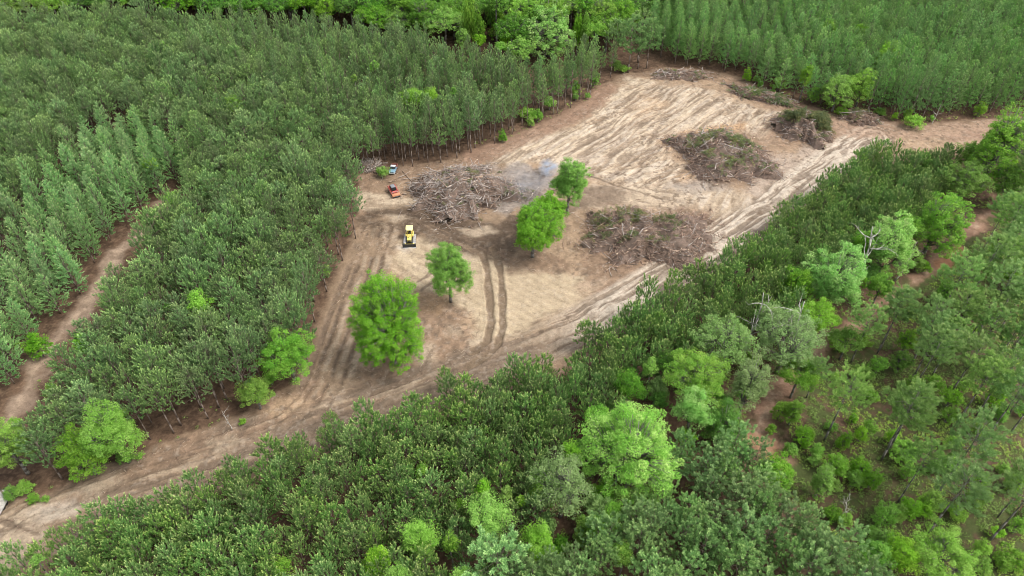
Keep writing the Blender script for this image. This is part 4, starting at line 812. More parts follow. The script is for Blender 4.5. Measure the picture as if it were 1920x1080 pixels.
for i, (x, y, s_) in enumerate(tl):
    if i < len(TALL):
        u_, v_ = TALL[i][:2]
        lab = 'tall thin pine with a long bare grey trunk in the grassy open wood'
        grp = 'tall pines with bare trunks in the open wood'
    elif P(x, y, 17)[1] > 620: lab, grp = 'tall airy pine in the crowded part of the right hand wood', 'tall airy pines of the right hand wood'
    else: lab, grp = 'tall airy pine in the far part of the wood beyond the red path', 'tall airy pines beyond the red path'
    e = obj('tall_pine_tree', None, None, None, (x, y, HZ(x, y) - .05), r.uniform(0, 6.28), label=lab, category='tall pine', group=grp)
    ws_ = s_ * r.uniform(.88, 1.12); e.scale = (ws_, ws_, s_ * .86)
    cmh, tmh = STYLE['tall']['meshes'][i % 5]; obj('trunk', tmh, BARKG, e); obj('crown', cmh, F_TALL, e)
for i, (u_, v_, s_) in enumerate([(866, 34, 1.25), (898, 56, 1.35), (928, 58, 1.3), (1172, 22, 1.2), (852, 8, 1.3), (1240, 10, 1.1)]):
    x, y = G(u_, v_)
    e = obj('tall_pine_tree', None, None, None, (float(x), float(y), 0), i * 1.3, label='tall pine whose pale bare trunk rises over the broadleaf band at the top', category='tall pine', group='tall pines over the broadleaf band'); e.scale = (s_, s_, s_)
    cmh, tmh = STYLE['tall']['meshes'][i % 5]; obj('trunk', tmh, BARKG, e); obj('crown', cmh, F_TALL, e)

# ------------------------------------------------------------------ dead trees
def snag(u, v, h, lean, seed, label, zoff=0):
    rr = np.random.RandomState(seed); m = M(); x, y = G(u, v, h)
    k = 7; z = np.linspace(0, h, k); off = np.cumsum(rr.normal(0, h * .02, (k, 2)), 0); off[0] = 0
    p = np.stack([off[:, 0] + lean[0] * z, off[:, 1] + lean[1] * z, z], 1); rad = np.linspace(h * .018, h * .004, k)
    m.tubes(p[:-1], p[1:], rad[:-1], rad[1:], 6); b = M()
    for j in range(9):
        i = rr.randint(2, k - 1); a = rr.uniform(0, 6.28); L_ = h * rr.uniform(.15, .34); d = np.array([math.cos(a), math.sin(a), rr.uniform(.2, .9)]); q = p[i]; rad_ = h * .008
        for _ in range(3):
            q2 = q + norm(d) * L_ / 3; b.tubes([q], [q2], rad_, rad_ * .7, 4)
            if rr.rand() < .8: d3 = norm(d + rr.normal(0, .6, 3)); b.tubes([q2], [q2 + d3 * L_ * .3], rad_ * .6, rad_ * .2, 3)
            q = q2; rad_ *= .7; d = d + rr.normal(0, .3, 3)
    e = obj('dead_tree', None, None, None, (float(x) - lean[0] * h, float(y) - lean[1] * h, HZ(float(x), float(y))), 0, label=label, category='dead tree')
    obj('trunk', m.mesh('dead_trunk', True), DEAD, e); obj('branches', b.mesh('dead_branches', True), DEAD, e, kind='stuff')
    return e
snag(1718, 452, 9, (.25, .25), 3, 'forked white dead tree leaning beside the broad deep green tree')
snag(1635, 424, 16.5, (-.10, .0), 5, 'white dead tree sticking out above the bright light green tree')
snag(1517, 566, 16, (.0, .05), 9, 'pale dead tree poking from the wide grey green feathery tree')
snag(1433, 553, 15.5, (.0, -.05), 10, 'thin pale dead tree at the back of the grey green trees')
snag(1592, 924, 6, (.0, .1), 12, 'small white dead tree among bushes of the grassy wood')
snag(418, 770, 4.5, (-.1, .1), 14, 'small brown dead pine under the edge trunks beside the haul road')
snag(1765, 195, 6, (.1, .1), 15, 'bare brown dead tree at the northeastern pine edge')

# ------------------------------------------------------------------ shrubs of the open wood
SH = [(1465, 768, 34, 40, 'lime'), (1488, 775, 34, 48, 'lime'), (1446, 805, 18, 22, 'green'), (1517, 812, 20, 24, 'green'), (1615, 815, 26, 30, 'lime'), (1532, 845, 26, 34, 'lime'), (1528, 862, 22, 24, 'lime'), (1483, 845, 28, 30, 'green'), (1570, 876, 44, 48, 'lime'), (1540, 905, 44, 62, 'lime'), (1602, 900, 28, 34, 'lime'), (1636, 898, 34, 40, 'green'), (1695, 848, 50, 44, 'lime'), (1676, 818, 24, 30, 'green'), (1660, 968, 42, 44, 'lime'), (1705, 955, 34, 44, 'lime'), (1748, 942, 38, 44, 'lime'), (1790, 960, 40, 30, 'green'), (1840, 900, 24, 30, 'green'), (1903, 906, 26, 40, 'green'), (1870, 1000, 22, 22, 'lime'), (1840, 1030, 26, 34, 'lime'), (1900, 1050, 50, 40, 'green'), (1620, 700, 36, 34, 'lime'), (1700, 640, 30, 44, 'green'), (1690, 680, 36, 40, 'deep'), (1752, 720, 34, 34, 'green'), (1780, 870, 30, 30, 'green'), (1640, 1000, 30, 26, 'lime'), (1560, 800, 24, 20, 'green'), (1900, 520, 36, 40, 'green'), (1735, 500, 26, 24, 'green'), (1722, 495, 22, 30, 'lime'), (1585, 975, 24, 28, 'lime'), (1575, 640, 40, 24, 'lime'), (1620, 640, 28, 20, 'green'),
      (1560, 965, 36, 30, 'deep'), (455, 790, 16, 12, 'lime'), (262, 855, 14, 10, 'green'), (62, 935, 20, 14, 'lime'), (88, 938, 14, 12, 'green'), (20, 925, 26, 26, 'green'), (46, 915, 30, 26, 'lime'), (1650, 208, 20, 12, 'green'), (1580, 208, 24, 12, 'green'), (1838, 1060, 40, 30, 'green')]
PLACE = lambda u, v: ('beside the pine edge and dirt road', 'shrubs along the pine edge') if u < 600 or v < 300 else (('in the grassy open wood near the sandy path bend', 'shrubs near the path bend') if u < 1560 else (('among tall bare trunks in the grassy open wood', 'shrubs among the tall trunks') if v > 740 else ('in the shade beside the red path', 'shrubs beside the red path')))
for i, (u_, v_, wp, hp, kind) in enumerate(SH):
    x, y, Rm, c, zc = at_px(u_, v_, wp, hp, 0, .1)
    cm_, tm = hardwood(900 + i, Rm, c, zc, .16, .42, dens=.8)
    pl_, grp = PLACE(u_, v_); tone = {'lime': 'yellow green', 'green': 'mid green', 'deep': 'deep green'}[kind]; size = 'small' if wp < 28 else 'wide'
    e = obj('leafy_shrub', None, None, None, (x, y, HZ(x, y)), 0, label=f'{size} {tone} shrub {pl_}', category='shrub', group=f'{size} {tone} {grp}')
    obj('stems', tm, BARKG, e); obj('foliage', cm_, H_MAT[kind], e)

protos = []
for q in range(9):
    kind = ('lime', 'lime', 'green')[q % 3]; Rm = .9 + .13 * q; cm_, tm = hardwood(1800 + q, Rm, Rm * (1.0 + .25 * (q % 3)), Rm * 1.1, .17, .4, dens=.7); protos.append((cm_, tm, kind))
zones = ((poly([(1470, 760), (1560, 690), (1640, 620), (1740, 560), (1830, 470), (1960, 380), (1960, 1120), (1700, 1120), (1600, 960), (1500, 890), (1450, 830)]), 5.2, 'in the grassy open wood', 'in the open wood'), (poly([(900, 288), (1010, 236), (1060, 216), (1100, 192), (1128, 162), (1120, 156), (1050, 208), (920, 266)]), 3.6, 'at the foot of the northern pine trunks', 'at the northern pine edge'),
         (poly([(1380, 146), (1460, 186), (1560, 212), (1700, 234), (1880, 220), (1880, 210), (1700, 222), (1480, 180), (1400, 140)]), 4.2, 'at the foot of the northeastern pines', 'at the northeastern pine edge'), (poly([(90, 930), (200, 885), (300, 838), (460, 770), (560, 706), (540, 700), (440, 760), (280, 828), (180, 876), (60, 925)]), 3.8, 'under the edge pines by the haul road', 'by the haul road'))
for zi, (pg, sp, wh, gr) in enumerate(zones):
    ax_, ay_ = grid_pts(pg, sp, .7, .48, seed=130 + zi)
    for a, b in zip(ax_, ay_):
        q = r.randint(9)
        if r.rand() < .25 or ldist(np.array([a]), np.array([b]), PATHR)[0][0] < 3 or not (-20 < P(a, b, 0)[0] < 1940 and P(a, b, 0)[1] < 1100): continue
        tone = 'yellow green' if protos[q][2] == 'lime' else 'mid green'; size = 'small' if q < 5 else 'taller'; k_ = r.uniform(.75, 1.25)
        e = obj('leafy_shrub', None, None, None, (a, b, HZ(a, b)), r.uniform(0, 6), label=f'{size} {tone} sapling {wh}', category='shrub', group=f'{size} {tone} saplings {gr}'); e.scale = (k_, k_, k_)
        obj('stems', protos[q][1], BARKG, e); obj('foliage', protos[q][0], H_MAT[protos[q][2]], e)

# ------------------------------------------------------------------ low growth: one uncountable object
def low_growth():
    m = M(); rr = np.random.RandomState(55); allp = []
    for pg, dens in ((poly([(1440, 830), (1500, 700), (1640, 590), (1800, 470), (1990, 330), (2100, 400), (2100, 1200), (1550, 1200), (1500, 1000), (1450, 900)]), 2.6), (FILL, 1.2), (poly([(-100, 950), (60, 935), (300, 835), (460, 770), (580, 700), (560, 670), (440, 740), (280, 810), (100, 890), (-100, 900)]), .25), (poly([(1380, 160), (1460, 188), (1700, 232), (1920, 216), (1920, 190), (1700, 205), (1500, 175)]), .35), (poly([(900, 285), (1090, 195), (1130, 158), (1120, 140), (1060, 190), (890, 265)]), .25), (poly([(0, 800), (140, 620), (300, 390), (330, 370), (200, 560), (90, 700), (20, 800)]), .4)):
        a0, a1 = pg.min(0), pg.max(0); n = int((a1[0] - a0[0]) * (a1[1] - a0[1]) * dens); x = rr.uniform(a0[0], a1[0], n); y = rr.uniform(a0[1], a1[1], n)
        k = (sdist(x, y, pg) > 0) & (fbm(x, y, 4, 3, 33) > .40) & (ldist(x, y, PATHR)[0] > 2.4) & (ldist(x, y, PATHL)[0] > 1.5)
        allp.append(np.stack([x[k], y[k]], 1))
    p = np.concatenate(allp); n = len(p); nl = 16
    c = np.concatenate([p, np.array([[HZ(a, b)] for a, b in p])], 1); s_ = rr.uniform(.2, .75, n)
    q = unit(n * nl, rr).reshape(n, nl, 3); q[..., 2] = np.abs(q[..., 2]); pp = c[:, None] + q * s_[:, None, None] * rr.uniform(.3, 1, (n, nl, 1))
    nm = norm(q * .6 + np.array([0, 0, .6]) + unit(n * nl, rr).reshape(n, nl, 3) * .6); yy = np.repeat((sstep(.42, .66, fbm(p[:, 0], p[:, 1], 6, 3, 35)) * rr.rand(n))[:, None], nl, 1)
    m.quads(leaves(pp.reshape(-1, 3), nm.reshape(-1, 3), .17, rr), yy.ravel())
    fm = foliage_mat('low_leaves', (.12, .19, .045), (.27, .37, .095), (.44, .60, .09), transl=.3)
    obj('undergrowth', m.mesh('undergrowth'), fm, None, None, 0, label='patchy low green growth and grass under the open pine wood', category='undergrowth', kind='stuff')
low_growth()

# ------------------------------------------------------------------ brush piles
WOOD = plain_mat('cut_branches', (.34, .23, .165), c2=(.16, .10, .07), nscale=.7, young=(.55, .44, .32))
WOODG = plain_mat('grey_branches', (.42, .365, .32), c2=(.20, .165, .14), nscale=.8, young=(.55, .47, .38))
LOG = plain_mat('fresh_log', (.40, .29, .21), c2=(.22, .15, .11), nscale=2, young=(.70, .56, .38))
BOUGH = foliage_mat('cut_boughs', (.075, .115, .050), (.17, .215, .085), (.27, .27, .10), hue=.02)
DIRT = plain_mat('pile_dirt', (.19, .135, .105), c2=(.11, .08, .06), nscale=.8, rough=.95, bump=.6)
def pile(u, v, wpx, hpx, ang, z, seed, label, nst, nbough, nlog, grey=0.3, boughc=None, mat2=None):
    rr = np.random.RandomState(seed); x0, y0 = [float(q) for q in G(u, v, z * .4)]; s = math.sqrt(x0 ** 2 + y0 ** 2 + CAM_H ** 2); dep = math.asin(CAM_H / s)
    a = wpx / 2 * s / FPX; b = hpx / 2 * s / FPX / math.sin(dep); ca, sa = math.cos(ang), math.sin(ang)
    edge = lambda t: .20 + 1.35 * fbm(np.cos(t) * 2.6 + seed * 5.3, np.sin(t) * 2.6 + seed, 1.0, 3, seed)
    lump = lambda qx, qy: z * 1.55 * np.maximum(0, 1 - ((qx / a) ** 2 + (qy / b) ** 2) / edge(np.arctan2(qy / b, qx / a)) ** 2) ** .8 * (.25 + 1.4 * fbm(qx + seed * 7, qy, 2.6, 3, seed))
    e = obj('brush_pile', None, None, None, (x0, y0, HZ(x0, y0)), ang, label=label, category='brush pile', group='brush piles heaped in the clearing')
    g = np.linspace(-1, 1, 41); X, Y = np.meshgrid(g * a * 1.02, g * b * 1.02, indexing='ij'); Z = lump(X, Y) * .8 - .10; Z = np.where(lump(X, Y) <= 0, -.6, Z)
    I = np.arange(41 * 41).reshape(41, 41); mm = M(); mm.raw(np.stack([X.ravel(), Y.ravel(), Z.ravel()], 1), np.stack([I[:-1, :-1], I[1:, :-1], I[1:, 1:], I[:-1, 1:]], -1).reshape(-1, 4))
    obj('soil_mound', mm.mesh('soil_mound', True), DIRT, e)
    def samp(n, k=1.0):
        t = rr.uniform(0, 6.28, n); r_ = (np.sqrt(rr.rand(n)) + (rr.rand(n) < .25) * rr.rand(n) * .38) * k * edge(t); return r_ * a * np.cos(t), r_ * b * np.sin(t)
    for nm, mt, n, lo, hi in (('brown_branches', WOOD, int(nst * (1 - grey)), .6, 3.2), ('grey_branches', WOODG, int(nst * grey), .8, 5.0)):
        if n < 5: continue
        qx, qy = samp(n); m = M(); L_ = lo + (hi - lo) * rr.rand(n) ** 1.9; th = rr.uniform(0, 6.28, n)
        dz = rr.normal(0.04, .30, n); d = norm(np.stack([np.cos(th), np.sin(th), dz], 1)); c = np.stack([qx, qy, lump(qx, qy) * .85 + rr.uniform(-.05, .5, n)], 1)
        rad = (.025 + .055 * rr.rand(n) ** 2) * (1 + L_ * .22); bend = rr.normal(0, .12, (n, 3)) * L_[:, None]
        mid = c + bend * .5; m.tubes(c - d * L_[:, None] / 2, mid, rad, rad * .8, 4); m.tubes(mid, c + d * L_[:, None] / 2, rad * .8, rad * .35, 4)
        fresh = rr.rand(n) < .10
        cc = c[fresh]; m.tubes(cc - d[fresh] * .35, cc + d[fresh] * .35, rad[fresh] * 1.2, rad[fresh] * 1.1, 4, att=.9)
        obj(nm, m.mesh(nm), mt, e, kind='stuff')
    if nbough:
        m = M(); qx, qy = samp(nbough, .88)
        if boughc is not None: qx = qx * boughc[2] + boughc[0] * a; qy = qy * boughc[2] + boughc[1] * b
        cl = fbm(qx + 90, qy + seed, 2.6, 2, 7) > .46; qx, qy = qx[cl], qy[cl]; n = len(qx); nb = 46
        th = rr.uniform(0, 6.28, n); d = norm(np.stack([np.cos(th), np.sin(th) - .5, rr.normal(-.15, .25, n)], 1)); c = np.stack([qx, qy, lump(qx, qy) + rr.uniform(.1, .5, n)], 1)
        q = rr.rand(n, nb); L_ = rr.uniform(.8, 1.9, n); p = c[:, None] + d[:, None] * (q * L_[:, None])[..., None] + rr.normal(0, .16, (n, nb, 3))
        dd = norm(d[:, None] + unit(n * nb, rr).reshape(n, nb, 3) * .8); m.tris(blades(p.reshape(-1, 3), dd.reshape(-1, 3), .42, .055, rr), np.repeat((rr.rand(n) ** 3)[:, None], nb, 1).ravel())
        obj('pine_boughs', m.mesh('pine_boughs'), BOUGH, e, kind='stuff')
    for j in range(nlog):
        m = M(); L_ = rr.uniform(2.5, 7.5); qx, qy = [float(k[0]) for k in samp(1, .85)]; th = rr.uniform(0, 3.14); dz = rr.uniform(-.12, .3)
        d = norm(np.array([math.cos(th), math.sin(th), dz])); c = np.array([qx, qy, float(lump(np.array(qx), np.array(qy))) + .35]); rd = rr.uniform(.07, .15)
        m.tubes([c - d * L_ / 2, c], [c, c + d * L_ / 2 + rr.normal(0, .1, 3)], [rd, rd * .85], [rd * .85, rd * .6], 7)
        m.tubes([c + d * (L_ / 2 - .1)], [c + d * (L_ / 2 + .12)], rd * .85, rd * .8, 7, att=.8)
        obj('log', m.mesh('log', False), LOG if j % 2 else WOODG, e)
pile(860, 348, 215, 106, .1, 3.6, 1, 'largest tangled grey and brown brush pile beside the blue pickup and the pines', 2900, 130, 26, grey=.55, boughc=(.1, -.1, .9))
pile(1212, 440, 232, 112, .0, 3.0, 2, 'brush pile of reddish branches with green boughs east of the round trees', 2500, 420, 14, grey=.10, boughc=(-.25, .15, .75))
pile(1350, 285, 196, 80, -.12, 3.2, 3, 'green topped brush pile with pale sticks in the middle of the sandy field', 2600, 560, 16, grey=.2, boughc=(.05, -.05, .8))
pile(1510, 240, 96, 52, .0, 3.2, 4, 'rounded brush pile capped with green boughs near the northeastern corner', 800, 1800, 3, grey=.2, boughc=(.15, .05, .8))
pile(697, 312, 46, 20, .1, .9, 5, 'small heap of grey roots and twigs at the northwestern pine edge', 260, 0, 2, grey=.7)
pile(1275, 141, 130, 15, -.05, .9, 7, 'long low windrow of brown brush along the northern field edge', 800, 60, 3, grey=.3)
pile(1430, 180, 135, 17, -.62, 1.2, 8, 'long windrow of brush slanting along the northeastern field edge', 1100, 420, 4, grey=.2)
pile(1612, 220, 62, 20, -.1, 1.6, 9, 'reddish brown brush heap by the road junction in the northeast', 700, 40, 2, grey=.1)

# twigs, bark and root bits strewn over the cleared soil: one uncountable object
def litter_():
    rr = np.random.RandomState(77); m = M(); n = 130000
    a0, a1 = CLEAR.min(0), CLEAR.max(0); x = rr.uniform(a0[0], min(a1[0], 190), n); y = rr.uniform(a0[1], a1[1], n)
    d = sdist(x, y, CLEAR); u, v, _ = P(x, y, 0 * x)
    zone = lambda pts: sstep(-3, 2, sdist(x, y, poly(pts)))
    wgt = sstep(9, 1, d) * .5 + .05 + .5 * zone([(1085, 395), (1330, 388), (1350, 420), (1200, 560), (1080, 500)]) + .45 * zone([(800, 560), (880, 600), (900, 665), (740, 735), (640, 745), (650, 700)]) + .5 * zone([(1240, 240), (1480, 200), (1640, 225), (1600, 280), (1440, 360), (1280, 340)]) + .5 * zone([(672, 320), (960, 280), (960, 400), (820, 400), (700, 350)]) + .4 * zone([(930, 470), (1100, 485), (1080, 515), (930, 510)]) + .35 * zone([(290, 850), (470, 780), (580, 710), (590, 745), (460, 830), (130, 940)])
    k = (d > .3) & (rr.rand(n) < wgt * .8); x, y = x[k], y[k]; n = len(x)
    L_ = .2 + 1.6 * rr.rand(n) ** 4; th = rr.uniform(0, 6.28, n); c = np.stack([x, y, np.array([HZ(a, b) for a, b in zip(x, y)]) + .05], 1)
    dd = np.stack([np.cos(th), np.sin(th), rr.normal(0, .08, n)], 1) * L_[:, None] / 2; rd = .018 + .03 * rr.rand(n); w_ = rr.rand(n) < .3
    m.tubes((c - dd)[~w_], (c + dd)[~w_], rd[~w_], rd[~w_] * .6, 3); m.tubes((c - dd)[w_], (c + dd)[w_], rd[w_], rd[w_] * .6, 3, att=.8)
    obj('wood_debris', m.mesh('wood_debris'), WOOD, None, None, 0, label='twigs, bark and root bits strewn over the cleared soil', category='wood debris', kind='stuff')
litter_()
LOGS = [(1133, 512, 1157, 494, .10, 'long pale log lying below the reddish brush pile'), (1240, 492, 1218, 470, .09, 'pale broken log at the lower edge of the reddish brush pile'), (755, 322, 790, 360, .12, 'long pale trunk lying at the left side of the largest brush pile'), (862, 398, 884, 376, .09, 'thin pale pole leaning out of the largest brush pile'), (1015, 300, 1030, 270, .1, 'orange brown log lying on the sandy field'), (728, 342, 742, 340, .1, 'short pale log lying behind the red loader')]
for (u0, v0, u1, v1, rd, lab) in LOGS:
    a = np.array([*map(float, G(u0, v0)), 0.]); b = np.array([*map(float, G(u1, v1)), 0.]); m = M(); c = (a + b) / 2; a = a - c; b = b - c
    m.tubes([a, a * .1 + b * .1], [a * .1 + b * .1 + [0, 0, .05], b], [rd, rd * .85], [rd * .85, rd * .6], 8); m.tubes([b * .98], [b * 1.04], rd * .7, rd * .6, 8, att=.9)
    o = obj('fallen_log', m.mesh('fallen_log', True), LOG, None, (c[0], c[1], HZ(c[0], c[1]) + rd + .12), 0, label=lab, category='log')

# ------------------------------------------------------------------ machines
def bev(o, wd=.02):
    b = o.modifiers.new('bevel', 'BEVEL'); b.width = wd; b.segments = 2; b.limit_method = 'ANGLE'; return o
YEL = plain_mat('yellow_paint', (.80, .66, .16), rough=.4, c2=(.66, .52, .14), nscale=2)
CREAM = plain_mat('sunbleached_yellow', (.85, .78, .34), rough=.45, c2=(.78, .70, .28), nscale=2)
BLK = plain_mat('black_steel', (.03, .03, .03), rough=.5); GLS = plain_mat('dark_glass', (.02, .025, .03), rough=.08)
STL = plain_mat('track_steel', (.55, .54, .53), rough=.5, metal=.3, c2=(.38, .35, .32), nscale=5); RED = plain_mat('red_paint', (.42, .06, .05), rough=.5, c2=(.30, .08, .06)); ORG = plain_mat('rusty_orange', (.42, .18, .08), rough=.6, c2=(.38, .16, .08))
PINK = plain_mat('dusty_track', (.62, .42, .36), rough=.8, c2=(.40, .25, .2)); GRY = plain_mat('grey_roof', (.24, .25, .27), rough=.5); BLU = plain_mat('blue_paint', (.20, .34, .42), rough=.45, c2=(.15, .25, .32)); WHT = plain_mat('white_paint', (.60, .61, .62), rough=.4, c2=(.66, .67, .68)); TYR = plain_mat('tyre_rubber', (.025, .025, .028), rough=.9); LMP = plain_mat('lamp_glass', (.8, .8, .78), rough=.15)
def part(name, m, mat, parent, wd=.02, **kw):
    o = obj(name, m.mesh(name, attr=False), mat, parent, **kw)
    if wd: bev(o, wd)
    return o
def track_profile(L_, hgt, n=7):
    rr_ = hgt / 2; pr = []
    for i in range(n): t = -math.pi / 2 + math.pi * i / (n - 1); pr.append((L_ / 2 - rr_ + rr_ * math.cos(t), rr_ + rr_ * math.sin(t)))
    for i in range(n): t = math.pi / 2 + math.pi * i / (n - 1); pr.append((-L_ / 2 + rr_ + rr_ * math.cos(t), rr_ + rr_ * math.sin(t)))
    return pr
def tracks(root, sx, L_, hgt, wd, mat, gmat):
    m = M(); m.prism(track_profile(L_, hgt), sx - wd / 2, sx + wd / 2)
    pr = track_profile(L_ + .06, hgt + .06, 9); 
    for i in range(16):
        y = -L_ / 2 + .25 + i * (L_ - .5) / 15; m.box((sx, y, hgt + .03), (wd, .07, .07)); m.box((sx, y, .0), (wd, .07, .05))
    t = part('track', m, mat, root, .01)
    for i in range(4):
        y = -L_ / 2 + hgt / 2 + i * (L_ - hgt) / 3; q = M(); sgn = 1 if sx > 0 else -1
        q.tubes([[sx, y, hgt / 2]], [[sx + sgn * (wd / 2 + .05), y, hgt / 2]], hgt * .33, hgt * .33, 12); part('road_wheel', q, gmat, t, .01)
def dozer():
    x, y = G(769, 452); x, y = float(x), float(y); root = obj('bulldozer', None, None, None, (x, y, HZ(x, y) + .02), R(3), label='yellow bulldozer with canopy, grey tracks and front blade parked on the sandy pad', category='bulldozer')
    for s in (-1, 1): tracks(root, s * 1.05, 3.3, .85, .62, STL, BLK)
    m = M(); m.box((0, 0, .78), (1.45, 3.1, .5)); part('chassis', m, BLK, root)
    m = M(); m.prism([(-1.75, 1.0), (-1.75, 1.62), (-1.55, 1.80), (.15, 1.95), (.15, 1.0)], -.45, .45); hd = part('engine_hood', m, YEL, root, .06)
    m = M(); m.tubes([[.22, -.75, 1.85]], [[.22, -.75, 2.45]], .06, .06, 10); m.tubes([[.22, -.75, 2.45]], [[.22, -.68, 2.55]], .06, .06, 10); part('exhaust_pipe', m, BLK, hd, 0)
    m = M(); [m.box((0, -1.78, 1.1 + .09 * i), (.74, .03, .05)) for i in range(6)]; part('radiator_grille', m, BLK, hd, 0)
    m = M(); m.tubes([[-.2, -1.1, 1.85]], [[-.2, -1.1, 2.02]], .09, .09, 10); part('air_cleaner', m, BLK, hd, 0)
    m = M(); m.box((0, 1.0, 1.25), (1.5, 1.3, .5)); m.box((-.72, .7, 1.55), (.35, 1.6, .35)); m.box((.72, .7, 1.55), (.35, 1.6, .35)); m.box((0, 1.62, 1.7), (1.5, .35, .8)); part('operator_platform', m, YEL, root, .04)
    m = M(); m.box((0, 1.1, 1.7), (.55, .5, .14)); m.box((0, 1.36, 2.0), (.55, .12, .6)); part('seat', m, BLK, root, .04)
    m = M(); m.box((0, .35, 1.95), (.85, .18, .35)); m.tubes([[-.3, .6, 1.6], [.3, .6, 1.6]], [[-.3, .5, 2.1], [.3, .5, 2.1]], .03, .03, 6); part('dashboard', m, BLK, root)
    for sx in (-.68, .68):
        for sy in (.35, 1.6): m = M(); m.tubes([[sx, sy, 1.5]], [[sx, sy + (.1 if sy < 1 else 0), 2.95]], .055, .055, 6); part('canopy_post', m, BLK, root, 0)
    m = M(); m.raw([(-.55, .05, 2.95), (.55, .05, 2.95), (.86, .55, 2.95), (.82, 1.95, 2.95), (-.82, 1.95, 2.95), (-.86, .55, 2.95), (-.5, .1, 3.1), (.5, .1, 3.1), (.78, .58, 3.12), (.76, 1.88, 3.12), (-.76, 1.88, 3.12), (-.78, .58, 3.12)],
        [[i, (i + 1) % 6, (i + 1) % 6 + 6, i + 6] for i in range(6)] + [[6, 7, 8, 11], [11, 8, 9, 10], [0, 5, 2, 1], [5, 4, 3, 2]]); part('canopy_roof', m, CREAM, root, .02)
    m = M(); pr = [(-2.62, .08), (-2.5, .02), (-2.42, .3), (-2.40, .6), (-2.46, .9), (-2.62, 1.15), (-2.70, 1.14), (-2.56, .88), (-2.50, .6), (-2.52, .32)]; m.prism(pr, -1.5, 1.5); bl = part('blade', m, BLK, root, .01)
    m = M(); m.box((0, -2.70, .12), (3.04, .34, .07), rx=-.35); part('cutting_edge', m, WHT, bl, .01)
    m = M(); m.box((0, -2.15, .62), (1.9, .3, .28)); m.box((-.95, -1.95, .55), (.2, .9, .2)); m.box((.95, -1.95, .55), (.2, .9, .2)); part('push_frame', m, ORG if False else YEL, root, .02)
    for sx in (-.5, .5): m = M(); m.tubes([[sx, -1.3, 1.35]], [[sx, -2.35, .75]], .06, .045, 8); part('lift_cylinder', m, BLK, root, 0)
    for sx in (-.55, .55): m = M(); m.tubes([[sx, .12, 2.86]], [[sx, .0, 2.84]], .08, .08, 8); part('work_lamp', m, LMP, root, 0)
dozer()
def loader():
    x, y = G(738, 361); x, y = float(x), float(y); root = obj('track_loader', None, None, None, (x, y, HZ(x, y) + .02), R(27), label='red compact track loader with grey cab roof and rusty orange front attachment', category='track loader')
    for s in (-1, 1): tracks(root, s * .78, 2.7, .62, .38, PINK, BLK)
    m = M(); m.prism([(-1.1, .35), (-1.2, .9), (-.9, 1.1), (1.45, 1.25), (1.6, 1.1), (1.5, .35)], -.56, .56); part('body', m, RED, root, .04)
    for s in (-1, 1): m = M(); m.prism([(-1.75, .5), (-1.6, .85), (1.2, 1.62), (1.55, 1.55), (1.5, 1.35), (-1.3, .55)], s * .88 - .11, s * .88 + .11); part('lift_arm', m, RED, root, .02)
    m = M(); m.prism([(-.78, 1.0), (-.72, 1.98), (.75, 1.98), (.95, 1.15)], -.5, .5); cb = part('cab', m, GLS, root, .03)
    m = M(); m.box((0, .12, 2.03), (1.08, 1.4, .1)); part('cab_roof', m, GRY, cb, .03)
    m = M()
    for sx in (-.5, .5):
        for y0, y1 in ((-.78, -.72), (.95, .75)): m.tubes([[sx, y0, 1.0]], [[sx, y1, 2.0]], .045, .045, 6)
    part('cab_frame', m, BLK, cb, 0)
    m = M(); m.box((0, 1.35, 1.38), (1.0, .5, .22)); part('engine_cover', m, RED, root, .04)
    m = M(); m.prism([(-1.55, .12), (-1.5, .85), (-1.75, 1.0), (-2.2, .75), (-2.45, .25), (-2.35, .08)], -1.02, 1.02); at_ = part('mulcher_housing', m, ORG, root, .03)
    m = M(); m.tubes([[-.95, -2.32, .28]], [[.95, -2.32, .28]], .2, .2, 12); [m.box((-.9 + .15 * i, -2.32 - .15 * math.cos(i * 1.7), .28 + .19 * math.sin(i * 1.7)), (.07, .1, .1)) for i in range(13)]; part('rotor', m, BLK, at_, 0)
    for sx in (-.62, .62): m = M(); m.box((sx, -1.22, 1.0), (.2, .05, .12)); part('work_lamp', m, LMP, root, .01)
loader()
